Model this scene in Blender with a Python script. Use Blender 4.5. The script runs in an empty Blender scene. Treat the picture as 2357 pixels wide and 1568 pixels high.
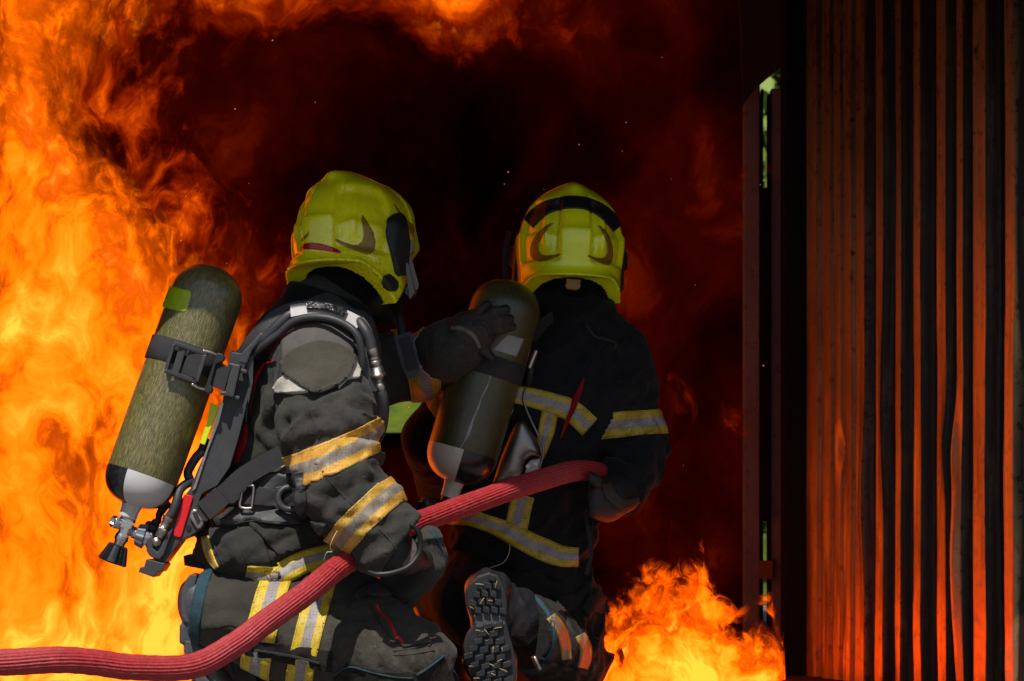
import bpy, bmesh, math, random
import numpy as np
from mathutils import Vector, Matrix
from mathutils.bvhtree import BVHTree

random.seed(7)
scene = bpy.context.scene
COL = scene.collection

# ------------------------------------------------------------------ camera, sky, sun, exposure
CAM_Z, HOR, CX = 0.44, 1200.0, 1178.5          # camera height, horizon row and centre column of the 2357 x 1568 view
cam_d = bpy.data.cameras.new("camera")
cam_d.sensor_width = 36.0
cam_d.lens = 36.0 * 6.0 / 2.357
cam_d.shift_y = (HOR - 784.0) / 2357.0
cam_d.clip_end = 500
cam_d.dof.use_dof = True
cam_d.dof.focus_distance = 5.9
cam_d.dof.aperture_fstop = 9.0
cam = bpy.data.objects.new("camera", cam_d)
cam.location = (0, 0, CAM_Z)
cam.rotation_euler = (math.radians(90), 0, 0)
COL.objects.link(cam)
scene.camera = cam

SUN_EL, SUN_AZ = math.radians(56), math.radians(-15)     # azimuth measured from straight behind the camera, to its left
world = bpy.data.worlds.new("World")
scene.world = world
world.use_nodes = True
wn = world.node_tree
sky = wn.nodes.new("ShaderNodeTexSky")
sky.sky_type = 'NISHITA'
sky.sun_disc = False
sky.sun_elevation = SUN_EL
sky.sun_rotation = math.radians(180) - SUN_AZ * -1
wn.links.new(sky.outputs[0], wn.nodes["Background"].inputs[0])
wn.nodes["Background"].inputs[1].default_value = 0.078
sun_d = bpy.data.lights.new("sun", 'SUN')
sun_d.energy = 5.0
sun_d.angle = math.radians(0.5)
sun_d.color = (1.0, 0.95, 0.87)
sun = bpy.data.objects.new("sun", sun_d)
sdir = Vector((math.sin(SUN_AZ) * math.cos(SUN_EL), -math.cos(SUN_AZ) * math.cos(SUN_EL), math.sin(SUN_EL)))
sun.rotation_euler = sdir.to_track_quat('Z', 'Y').to_euler()
sun.location = (-2, -4, 8)
COL.objects.link(sun)

vs = scene.view_settings
vs.view_transform = 'Standard'
vs.look = 'None'
vs.exposure = 0.0
vs.gamma = 1.0
scene.cycles.transparent_max_bounces = 40
scene.cycles.max_bounces = 6
scene.cycles.diffuse_bounces = 3
scene.cycles.sample_clamp_indirect = 4.0
try:
    scene.cycles.use_denoising = True
    scene.cycles.denoiser = 'OPENIMAGEDENOISE'
except Exception:
    pass

# ------------------------------------------------------------------ helpers
def P(px, py, Y):
    return np.array([(px - CX) * Y / 6000.0, Y, CAM_Z - (py - HOR) * Y / 6000.0])

def nrm(v):
    v = np.asarray(v, float)
    return v / np.linalg.norm(v)

def tag(o, label=None, cat=None, group=None, kind=None):
    if label: o["label"] = label
    if cat: o["category"] = cat
    if group: o["group"] = group
    if kind: o["kind"] = kind
    return o

def thing(name, base, label, cat, group=None):
    o = bpy.data.objects.new(name, None)
    o.empty_display_size = 0.1
    o.location = base
    COL.objects.link(o)
    return tag(o, label, cat, group)

def root_base(parent):
    if parent is None:
        return np.zeros(3)
    while parent.parent is not None:
        parent = parent.parent
    return np.array(parent.location)

def mk(name, V, Fc, mat, parent=None, smooth=True, base=None, attrs=None, uv=None, matidx=None):
    """one mesh object; V are world points, stored relative to the base of the thing"""
    me = bpy.data.meshes.new(name)
    b = root_base(parent) if parent is not None else (np.zeros(3) if base is None else np.asarray(base, float))
    V = np.asarray(V, float) - b
    me.from_pydata([tuple(v) for v in V], [], [tuple(int(i) for i in f) for f in Fc])
    me.update()
    if smooth:
        me.polygons.foreach_set("use_smooth", [True] * len(me.polygons))
    mats = mat if isinstance(mat, (list, tuple)) else [mat]
    for m in mats:
        me.materials.append(m)
    if matidx is not None:
        me.polygons.foreach_set("material_index", [int(i) for i in matidx])
    if attrs:
        for k, a in attrs.items():
            at = me.attributes.new(k, 'FLOAT', 'POINT')
            at.data.foreach_set("value", np.asarray(a, np.float32))
    if uv is not None:
        ul = me.uv_layers.new(name="UVMap")
        li = np.zeros(len(me.loops), np.int32)
        me.loops.foreach_get("vertex_index", li)
        ul.data.foreach_set("uv", np.asarray(uv, np.float32)[li].ravel())
    o = bpy.data.objects.new(name, me)
    COL.objects.link(o)
    if parent is not None:
        o.parent = parent
    else:
        o.location = b
    return o

def mk_bm(name, bm, mat, parent=None, smooth=False, base=None):
    """link a bmesh given in world coordinates as one mesh object"""
    b = root_base(parent) if parent is not None else (np.zeros(3) if base is None else np.asarray(base, float))
    bmesh.ops.translate(bm, verts=bm.verts, vec=Vector(-b))
    bmesh.ops.recalc_face_normals(bm, faces=bm.faces)
    me = bpy.data.meshes.new(name)
    bm.to_mesh(me); bm.free()
    me.polygons.foreach_set("use_smooth", [smooth] * len(me.polygons))
    for m in (mat if isinstance(mat, (list, tuple)) else [mat]):
        me.materials.append(m)
    o = bpy.data.objects.new(name, me)
    COL.objects.link(o)
    if parent is not None: o.parent = parent
    else: o.location = b
    return o

# ---- value noise
def _hash(i, j, k, s):
    h = (i.astype(np.uint32) * np.uint32(374761393) + j.astype(np.uint32) * np.uint32(668265263)
         + k.astype(np.uint32) * np.uint32(2246822519) + np.uint32(s * 3266489917 & 0xffffffff))
    h = (h ^ (h >> np.uint32(13))) * np.uint32(1274126177)
    h = (h ^ (h >> np.uint32(16))) * np.uint32(2654435761)
    return ((h ^ (h >> np.uint32(15))) & np.uint32(0xffffff)).astype(np.float32) / 16777215.0

def vnoise(p, s=0):
    p = np.asarray(p, np.float32)
    i = np.floor(p).astype(np.int64)
    f = p - i
    u = f * f * (3 - 2 * f)
    r = 0
    for a in (0, 1):
        wa = u[:, 0] if a else 1 - u[:, 0]
        for b in (0, 1):
            wb = u[:, 1] if b else 1 - u[:, 1]
            for c in (0, 1):
                wc = u[:, 2] if c else 1 - u[:, 2]
                r = r + wa * wb * wc * _hash(i[:, 0] + a, i[:, 1] + b, i[:, 2] + c, s)
    return r

def fbm(p, s=0, o=4):
    r, a, t = 0, 1.0, 0
    for k in range(o):
        r = r + a * vnoise(np.asarray(p) * 2 ** k + 17.3 * k, s + k); t += a; a *= 0.5
    return r / t

# ---- signed distance fields and their surfaces
class Field:
    def __init__(s, lo, hi, h):
        s.lo = np.array(lo, float); s.h = h
        n = np.ceil((np.array(hi, float) - s.lo) / h).astype(int) + 1
        ax = [(s.lo[i] + h * np.arange(n[i])).astype(np.float32) for i in range(3)]
        s.X, s.Y, s.Z = np.meshgrid(*ax, indexing='ij')
        s.D = np.full(s.X.shape, 10.0, np.float32)
    def seg(s, a, b):
        a = np.asarray(a, float); b = np.asarray(b, float); ba = b - a
        x, y, z = s.X - a[0], s.Y - a[1], s.Z - a[2]
        t = np.clip((x * ba[0] + y * ba[1] + z * ba[2]) / max(ba @ ba, 1e-9), 0, 1)
        return x - t * ba[0], y - t * ba[1], z - t * ba[2], t
    def cap(s, a, b, ra, rb=None):
        rb = ra if rb is None else rb
        x, y, z, t = s.seg(a, b)
        return np.sqrt(x * x + y * y + z * z) - (ra + (rb - ra) * t)
    def eseg(s, a, b, wa, wb, r, f):
        r = nrm(r); f = nrm(f); u = np.cross(r, f)
        x, y, z, t = s.seg(a, b)
        qr = x * r[0] + y * r[1] + z * r[2]; qf = x * f[0] + y * f[1] + z * f[2]; qu = x * u[0] + y * u[1] + z * u[2]
        wr = wa[0] + (wb[0] - wa[0]) * t; wf = wa[1] + (wb[1] - wa[1]) * t
        m = np.minimum(wr, wf)
        return (np.sqrt((qr / wr) ** 2 + (qf / wf) ** 2 + (qu / m) ** 2) - 1) * m
    def ell(s, c, rad, ax=None):
        x, y, z = s.X - c[0], s.Y - c[1], s.Z - c[2]
        if ax is not None:
            x, y, z = [x * a[0] + y * a[1] + z * a[2] for a in ax]
        return (np.sqrt((x / rad[0]) ** 2 + (y / rad[1]) ** 2 + (z / rad[2]) ** 2) - 1) * min(rad)
    def box(s, c, half, ax=None, r=0.01):
        x, y, z = s.X - c[0], s.Y - c[1], s.Z - c[2]
        if ax is not None:
            x, y, z = [x * a[0] + y * a[1] + z * a[2] for a in ax]
        q = [np.abs(v) - (hh - r) for v, hh in zip((x, y, z), half)]
        return (np.sqrt(sum(np.maximum(v, 0) ** 2 for v in q)) + np.minimum(np.maximum(np.maximum(q[0], q[1]), q[2]), 0) - r)
    def add(s, d, k=0.03):
        hh = np.clip(0.5 + 0.5 * (d - s.D) / k, 0, 1)
        s.D = d * (1 - hh) + s.D * hh - k * hh * (1 - hh)
    def half(s, p, n):
        n = nrm(n)
        return (s.X - p[0]) * n[0] + (s.Y - p[1]) * n[1] + (s.Z - p[2]) * n[2]
    def cut(s, d):                      # remove where d > 0
        s.D = np.maximum(s.D, d)
    def near(s, w=0.03):
        m = np.abs(s.D) < w
        return m, np.stack([s.X[m], s.Y[m], s.Z[m]], 1)
    def fold(s, a, b, rad, amp, lam, seed, stretch=0.3, twist=0.0):
        m, p = s.near()
        a = np.asarray(a, float); b = np.asarray(b, float); L = np.linalg.norm(b - a); ax = (b - a) / L
        q = p - a
        al = q @ ax
        t = np.clip(al, 0, L)
        per = q - al[:, None] * ax
        dist = np.linalg.norm(q - t[:, None] * ax, axis=1)
        w = np.clip((rad - dist) / (0.3 * rad), 0, 1)
        w = w * w * (3 - 2 * w)
        side = nrm(np.cross(ax, [0.3, 1, 0.2]))
        c = per * (stretch / lam) + (((al + twist * (per @ side)) / lam)[:, None]) * ax
        n = vnoise(c + 0.35 * vnoise(c * 2.1, seed + 9)[:, None], seed)
        rid = 1 - np.abs(2 * n - 1)
        rid = rid * rid
        s.D[m] -= (amp * w * (rid - 0.4)).astype(np.float32)
    def rough(s, amp, lam, seed):
        m, p = s.near()
        s.D[m] -= (amp * (fbm(p / lam, seed, 3) - 0.5) * 2).astype(np.float32)
    def mesh(s):
        return surface_nets(s.D, s.lo, s.h)

def surface_nets(D, lo, h):
    S = D < 0
    nx, ny, nz = D.shape
    cor = [(a, b, c) for a in (0, 1) for b in (0, 1) for c in (0, 1)]
    cnt = np.zeros((nx - 1, ny - 1, nz - 1), np.int8)
    for a, b, c in cor:
        cnt += S[a:nx - 1 + a, b:ny - 1 + b, c:nz - 1 + c]
    act = (cnt > 0) & (cnt < 8)
    I = np.argwhere(act)
    idx = -np.ones(act.shape, np.int64)
    idx[act] = np.arange(len(I))
    acc = np.zeros((len(I), 3)); num = np.zeros(len(I))
    for a in cor:
        for ax in range(3):
            if a[ax] == 0:
                b = list(a); b[ax] = 1
                da = D[I[:, 0] + a[0], I[:, 1] + a[1], I[:, 2] + a[2]]
                db = D[I[:, 0] + b[0], I[:, 1] + b[1], I[:, 2] + b[2]]
                m = (da < 0) != (db < 0)
                t = np.where(m, da / np.where(m, da - db, 1), 0)
                pt = np.tile(np.array(a, float), (len(I), 1)); pt[:, ax] = t
                acc += pt * m[:, None]; num += m
    V = lo + h * (I + acc / num[:, None])
    Fs = []
    for ax in range(3):
        o1, o2 = [(1, 2), (2, 0), (0, 1)][ax]
        sl0 = [slice(None)] * 3; sl1 = [slice(None)] * 3
        sl0[ax] = slice(0, -1); sl1[ax] = slice(1, None)
        A, B = S[tuple(sl0)], S[tuple(sl1)]
        E = np.argwhere(A != B)
        e = E[(E[:, o1] > 0) & (E[:, o2] > 0) & (E[:, o1] < D.shape[o1] - 1) & (E[:, o2] < D.shape[o2] - 1)]
        inn = A[e[:, 0], e[:, 1], e[:, 2]]
        q = []
        for d1, d2 in ((-1, -1), (0, -1), (0, 0), (-1, 0)):
            c = e.copy(); c[:, o1] += d1; c[:, o2] += d2
            q.append(idx[c[:, 0], c[:, 1], c[:, 2]])
        q = np.stack(q, 1)
        q = np.where(inn[:, None], q, q[:, ::-1])
        Fs.append(q)
    Fc = np.concatenate(Fs)
    Fc = Fc[(Fc >= 0).all(1)]
    return V, Fc

def smooth_mesh(V, Fc, n=1, lam=0.5):
    E = np.concatenate([Fc[:, [i, (i + 1) % Fc.shape[1]]] for i in range(Fc.shape[1])])
    for _ in range(n):
        acc = np.zeros_like(V); num = np.zeros(len(V))
        np.add.at(acc, E[:, 0], V[E[:, 1]]); np.add.at(acc, E[:, 1], V[E[:, 0]])
        np.add.at(num, E[:, 0], 1); np.add.at(num, E[:, 1], 1)
        V = V + lam * (acc / np.maximum(num, 1)[:, None] - V)
    return V

def catmull(pts, n=8):
    p = np.asarray(pts, float)
    p = np.vstack([2 * p[0] - p[1], p, 2 * p[-1] - p[-2]])
    out = []
    for i in range(1, len(p) - 2):
        for k in range(n):
            t = k / n
            out.append(0.5 * ((2 * p[i]) + (-p[i - 1] + p[i + 1]) * t + (2 * p[i - 1] - 5 * p[i] + 4 * p[i + 1] - p[i + 2]) * t * t
                              + (-p[i - 1] + 3 * p[i] - 3 * p[i + 1] + p[i + 2]) * t ** 3))
    out.append(p[-2])
    return np.array(out)

def frames(path, up=(0, 0, 1)):
    T = np.gradient(path, axis=0); T /= np.linalg.norm(T, axis=1)[:, None]
    N = [nrm(np.cross(T[0], nrm(np.cross(up, T[0]) + 1e-6)))]
    for i in range(1, len(path)):
        n = N[-1] - T[i] * (N[-1] @ T[i]); N.append(nrm(n))
    N = np.array(N)
    return T, N, np.cross(T, N)

def tube_geo(pts, rad, seg=16, n=8, ribs=0, ribamp=0.0, caps=True, twist=0.0):
    path = catmull([p[:3] for p in pts], n)
    rr = np.atleast_1d(np.asarray(rad, float))
    r = np.interp(np.linspace(0, 1, len(path)), np.linspace(0, 1, len(rr)), rr)
    T, N, B = frames(path)
    ang = np.linspace(0, 2 * np.pi, seg, endpoint=False)
    V, UV = [], []
    L = np.concatenate([[0], np.cumsum(np.linalg.norm(np.diff(path, axis=0), axis=1))])
    for i in range(len(path)):
        rad_i = r[i] * (1 + ribamp * (1 - 2 * np.abs(np.cos((ang + twist * L[i]) * ribs / 2)) ** .6)) if ribs else r[i] * np.ones(seg)
        V.append(path[i] + (np.cos(ang) * rad_i)[:, None] * N[i] + (np.sin(ang) * rad_i)[:, None] * B[i])
        UV.append(np.stack([ang / (2 * np.pi), np.full(seg, L[i])], 1))
    V = np.concatenate(V); UV = np.concatenate(UV)
    Fc = []
    for i in range(len(path) - 1):
        for k in range(seg):
            k2 = (k + 1) % seg
            Fc.append((i * seg + k, i * seg + k2, (i + 1) * seg + k2, (i + 1) * seg + k))
    if caps:
        Fc.append(tuple(range(seg))[::-1]); Fc.append(tuple((len(path) - 1) * seg + k for k in range(seg)))
    return V, Fc, UV

def tube(name, pts, rad, mat, parent=None, seg=14, n=8, **k):
    V, Fc, UV = tube_geo(pts, rad, seg, n, **k)
    return mk(name, V, Fc, mat, parent, uv=UV)

def merge(geos):
    V, Fc, o = [], [], 0
    for v, f in geos:
        V.append(np.asarray(v)); Fc += [tuple(int(i) + o for i in ff) for ff in f]; o += len(v)
    return np.concatenate(V), Fc

def lathe_geo(prof, a, b, seg=40):
    """profile of (t along a->b in metres, radius)"""
    a = np.asarray(a, float); ax = nrm(np.asarray(b, float) - a)
    n = nrm(np.cross(ax, [0.1, 1, 0.05])); m = np.cross(ax, n)
    ang = np.linspace(0, 2 * np.pi, seg + 1)
    V, UV, Fc = [], [], []
    for t, r in prof:
        V.append(a + ax * t + r * (np.cos(ang)[:, None] * n + np.sin(ang)[:, None] * m))
        UV.append(np.stack([ang / (2 * np.pi), np.full(seg + 1, t)], 1))
    for i in range(len(prof) - 1):
        for k in range(seg):
            Fc.append((i * (seg + 1) + k, i * (seg + 1) + k + 1, (i + 1) * (seg + 1) + k + 1, (i + 1) * (seg + 1) + k))
    return np.concatenate(V), Fc, np.concatenate(UV), n, m

def lathe(name, prof, a, b, mat, parent=None, seg=32):
    V, Fc, UV, _, _ = lathe_geo(prof, a, b, seg)
    return mk(name, V, Fc, mat, parent, uv=UV)

def ribbon_geo(pts, width, thick, n=8, twistref=(0, -1, 0)):
    """strap along points (x,y,z); its flat side looks towards twistref"""
    path = catmull([p[:3] for p in pts], n)
    T = np.gradient(path, axis=0); T /= np.linalg.norm(T, axis=1)[:, None]
    W = np.atleast_1d(np.asarray(width, float)); w = np.interp(np.linspace(0, 1, len(path)), np.linspace(0, 1, len(W)), W)
    ref = np.asarray(twistref, float)
    if ref.ndim == 2:
        ref = np.stack([np.interp(np.linspace(0, 1, len(path)), np.linspace(0, 1, len(ref)), ref[:, i]) for i in range(3)], 1)
    else:
        ref = np.tile(ref, (len(path), 1))
    V, UV, Fc = [], [], []
    for i in range(len(path)):
        s = nrm(np.cross(T[i], ref[i])); nn = nrm(np.cross(s, T[i]))
        if nn @ ref[i] < 0: nn = -nn
        for j, (a, b) in enumerate(((-.5, 1), (-.25, 1), (.25, 1), (.5, 1), (.5, -1), (-.5, -1))):
            V.append(path[i] + s * w[i] * a + nn * thick * b * .5)
            UV.append((a + .5, i / 10))
    for i in range(len(path) - 1):
        for k in range(6):
            k2 = (k + 1) % 6
            Fc.append((i * 6 + k, i * 6 + k2, (i + 1) * 6 + k2, (i + 1) * 6 + k))
    Fc.append((5, 4, 3, 2, 1, 0)); o = (len(path) - 1) * 6; Fc.append(tuple(o + k for k in range(6)))
    return np.array(V), Fc, np.array(UV)

def ribbon(name, pts, width, thick, mat, parent=None, n=8, ref=(0, -1, 0)):
    V, Fc, UV = ribbon_geo(pts, width, thick, n, ref)
    o = mk(name, V, Fc, mat, parent, smooth=False, uv=UV)
    return o

def plate_bm(pts, Y, thick, bevel=0.003, gx=0.0, gy=0.0, holes=()):
    """outline in view pixels at depth Y (gx, gy: metres of depth per pixel), thickness away from the camera"""
    cx = sum(p[0] for p in pts) / len(pts); cy = sum(p[1] for p in pts) / len(pts)
    bm = bmesh.new()
    vs_ = [bm.verts.new(P(x, y, Y + gx * (x - cx) + gy * (y - cy))) for x, y in pts]
    f = bm.faces.new(vs_)
    ext = bmesh.ops.extrude_face_region(bm, geom=[f])
    nv = [e for e in ext['geom'] if isinstance(e, bmesh.types.BMVert)]
    bmesh.ops.translate(bm, verts=nv, vec=(0, thick, 0))
    bmesh.ops.recalc_face_normals(bm, faces=bm.faces)
    if bevel:
        bmesh.ops.bevel(bm, geom=list(bm.edges), offset=bevel, segments=2, profile=0.6, affect='EDGES', clamp_overlap=True)
    return bm

def plate(name, pts, Y, thick, mat, parent=None, bevel=0.003, gx=0.0, gy=0.0):
    return mk_bm(name, plate_bm(pts, Y, thick, bevel, gx, gy), mat, parent, smooth=False)

def plate_curved(name, pts, Y, thick, mat, parent, bulge=0.01, step=7.0, wob=0.0, seed=1):
    """pressed sheet: outline in view pixels, domed towards the camera in the middle"""
    bm = bmesh.new()
    bm.faces.new([bm.verts.new((x, y, 0)) for x, y in pts])
    xs = [p[0] for p in pts]; ys = [p[1] for p in pts]
    for lo, hi, no in ((min(xs), max(xs), (1, 0, 0)), (min(ys), max(ys), (0, 1, 0))):
        for k in range(int(lo / step), int(hi / step) + 1):
            bmesh.ops.bisect_plane(bm, geom=list(bm.verts) + list(bm.edges) + list(bm.faces), plane_co=(k * step * no[0], k * step * no[1], 0), plane_no=no)
    bmesh.ops.triangulate(bm, faces=[q for q in bm.faces if len(q.verts) > 4])
    pp = np.array(pts, float); qq = np.roll(pp, -1, 0)
    for v in bm.verts:
        c = np.array([v.co.x, v.co.y]); d = qq - pp
        t = np.clip(((c - pp) * d).sum(1) / (d * d).sum(1), 0, 1)
        ed = np.hypot(*(c - pp - t[:, None] * d).T).min()
        b = bulge * (1 - math.exp(-ed / 9.0)) + (wob * (vnoise(np.array([[c[0] / 40, c[1] / 60, seed]]), seed)[0] - .5) if wob else 0)
        v.co = Vector(P(c[0], c[1], Y - b))
    ext = bmesh.ops.extrude_face_region(bm, geom=list(bm.faces))
    bmesh.ops.translate(bm, verts=[e for e in ext['geom'] if isinstance(e, bmesh.types.BMVert)], vec=(0, thick, 0))
    return mk_bm(name, bm, mat, parent, smooth=True)

def join_bm(bms):
    out = bmesh.new()
    for b in bms:
        me = bpy.data.meshes.new("tmp"); b.to_mesh(me); b.free()
        out.from_mesh(me); bpy.data.meshes.remove(me)
    return out

def geo_bm(V, Fc):
    bm = bmesh.new()
    vs_ = [bm.verts.new(v) for v in V]
    for f in Fc:
        try: bm.faces.new([vs_[i] for i in f])
        except ValueError: pass
    return bm

def bvh_of(*objs):
    V, Fc = [], []
    for o in objs:
        off = len(V); b = root_base(o) if o.parent else np.array(o.location)
        V += [Vector(np.array(v.co) + b) for v in o.data.vertices]
        Fc += [tuple(i + off for i in p.vertices) for p in o.data.polygons]
    return BVHTree.FromPolygons(V, Fc)

CAMP = Vector((0, 0, CAM_Z))
def hit(bvh, px, py):
    d = Vector(P(px, py, 6.0)) - CAMP
    return bvh.ray_cast(CAMP, d.normalized())

def drape(name, poly, bvh, mat, parent=None, off=0.0025, thick=0.004, step=6.0, across=None, fallback=None, smooth=True, wob=0.0):
    """cloth or sticker patch lying on a surface: polygon outline in view pixels, followed on to the surface"""
    bm = bmesh.new()
    f = bm.faces.new([bm.verts.new((x, y, 0)) for x, y in poly])
    xs = [p[0] for p in poly]; ys = [p[1] for p in poly]
    for k in range(int(min(xs) / step), int(max(xs) / step) + 1):
        g = list(bm.verts) + list(bm.edges) + list(bm.faces)
        bmesh.ops.bisect_plane(bm, geom=g, plane_co=(k * step, 0, 0), plane_no=(1, 0, 0))
    for k in range(int(min(ys) / step), int(max(ys) / step) + 1):
        g = list(bm.verts) + list(bm.edges) + list(bm.faces)
        bmesh.ops.bisect_plane(bm, geom=g, plane_co=(0, k * step, 0), plane_no=(0, 1, 0))
    bmesh.ops.triangulate(bm, faces=[q for q in bm.faces if len(q.verts) > 4])
    bm.verts.ensure_lookup_table()
    V, Nn, t = [], [], []
    pts2 = [(v.co.x, v.co.y) for v in bm.verts]
    bad = []
    for x, y in pts2:
        loc, nor, i, d = hit(bvh, x, y)
        if loc is None:
            V.append(None); Nn.append(None); bad.append(len(V) - 1)
        else:
            V.append(np.array(loc)); Nn.append(np.array(nor))
        if across is not None:
            (x0, y0), (x1, y1) = across
            L2 = (x1 - x0) ** 2 + (y1 - y0) ** 2
            t.append(((x - x0) * (x1 - x0) + (y - y0) * (y1 - y0)) / L2)
        else:
            t.append(0.5)
    Fi = [[v.index for v in q.verts] for q in bm.faces]
    bm.free()
    good = [i for i in range(len(V)) if V[i] is not None]
    if not good:
        return None
    g2 = np.array([pts2[i] for i in good])
    for i in bad:
        j = good[int(np.argmin(((g2 - np.array(pts2[i])) ** 2).sum(1)))]
        V[i] = P(pts2[i][0], pts2[i][1], V[j][1]); Nn[i] = Nn[j]
    V = np.array(V); Nn = np.array(Nn)
    # average the normals a little and lift
    Fa = Fi
    acc = Nn.copy()
    for _ in range(2):
        new = acc.copy()
        for q in Fa:
            m = acc[q].mean(0)
            for i in q: new[i] += m
        acc = new / np.linalg.norm(new, axis=1)[:, None]
    w = wob * (vnoise(V * 60.0, 3) - 0.5)[:, None] if wob else 0.0
    top = V + acc * (off + w)
    bot = V + acc * (off - thick)
    n = len(V)
    # boundary
    from collections import Counter
    ec = Counter()
    for q in Fi:
        for a, b in zip(q, q[1:] + q[:1]): ec[(a, b)] += 1
    Fc = []
    e1 = top[Fi[0][1]] - top[Fi[0][0]]; e2 = top[Fi[0][2]] - top[Fi[0][0]]
    flip = np.cross(e1, e2) @ acc[Fi[0][0]] < 0
    for q in Fi: Fc.append(tuple(q[::-1]) if flip else tuple(q))
    for (a, b) in ec:
        if (b, a) not in ec:
            Fc.append((a, b, b + n, a + n) if flip else (b, a, a + n, b + n))
    VV = np.concatenate([top, bot])
    uv = np.concatenate([np.array(pts2), np.array(pts2)]) / 100.0
    return mk(name, VV, Fc, mat, parent, smooth=smooth, attrs={"across": np.concatenate([t, t])}, uv=uv)

def band(name, src, p0, axis, width, rad, mat, parent, off=0.003):
    """strip of a garment between two planes, lifted off its cloth"""
    b = root_base(src) if src.parent else np.array(src.location)
    bm = bmesh.new(); bm.from_mesh(src.data)
    bmesh.ops.translate(bm, verts=bm.verts, vec=Vector(b))
    p0 = np.asarray(p0, float); ax = nrm(axis)
    kill = [f for f in bm.faces if abs((np.array(f.calc_center_median()) - p0) @ ax) > width * 0.5 + 0.03
            or np.linalg.norm(np.array(f.calc_center_median()) - p0) > rad]
    bmesh.ops.delete(bm, geom=kill, context='FACES')
    for sgn in (1, -1):
        bmesh.ops.bisect_plane(bm, geom=list(bm.verts) + list(bm.edges) + list(bm.faces), plane_co=Vector(p0 + ax * sgn * width / 2),
                               plane_no=Vector(ax * sgn), clear_outer=True)
    # keep biggest island
    seen, best = set(), []
    bm.verts.ensure_lookup_table()
    for v in bm.verts:
        if v in seen: continue
        st, isl = [v], []
        seen.add(v)
        while st:
            a = st.pop(); isl.append(a)
            for e in a.link_edges:
                o = e.other_vert(a)
                if o not in seen: seen.add(o); st.append(o)
        if len(isl) > len(best): best = isl
    bs = set(best)
    bmesh.ops.delete(bm, geom=[v for v in bm.verts if v not in bs], context='VERTS')
    bm.normal_update()
    nor = {v: v.normal.copy() for v in bm.verts}
    for v in bm.verts: v.co += nor[v] * off
    be = [e for e in bm.edges if e.is_boundary]
    r = bmesh.ops.extrude_edge_only(bm, edges=be)
    for v in [g for g in r['geom'] if isinstance(g, bmesh.types.BMVert)]:
        v.co -= min(nor.items(), key=lambda kv: (kv[0].co - v.co).length_squared)[1] * (off + 0.004)
    bm.verts.ensure_lookup_table()
    V = np.array([v.co[:] for v in bm.verts]); Fc = [[v.index for v in f.verts] for f in bm.faces]
    bm.verts.index_update()
    Fc = [[v.index for v in f.verts] for f in bm.faces]
    bm.free()
    t = (V - p0) @ ax / width + 0.5
    return mk(name, V, Fc, mat, parent, attrs={"across": t})
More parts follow.
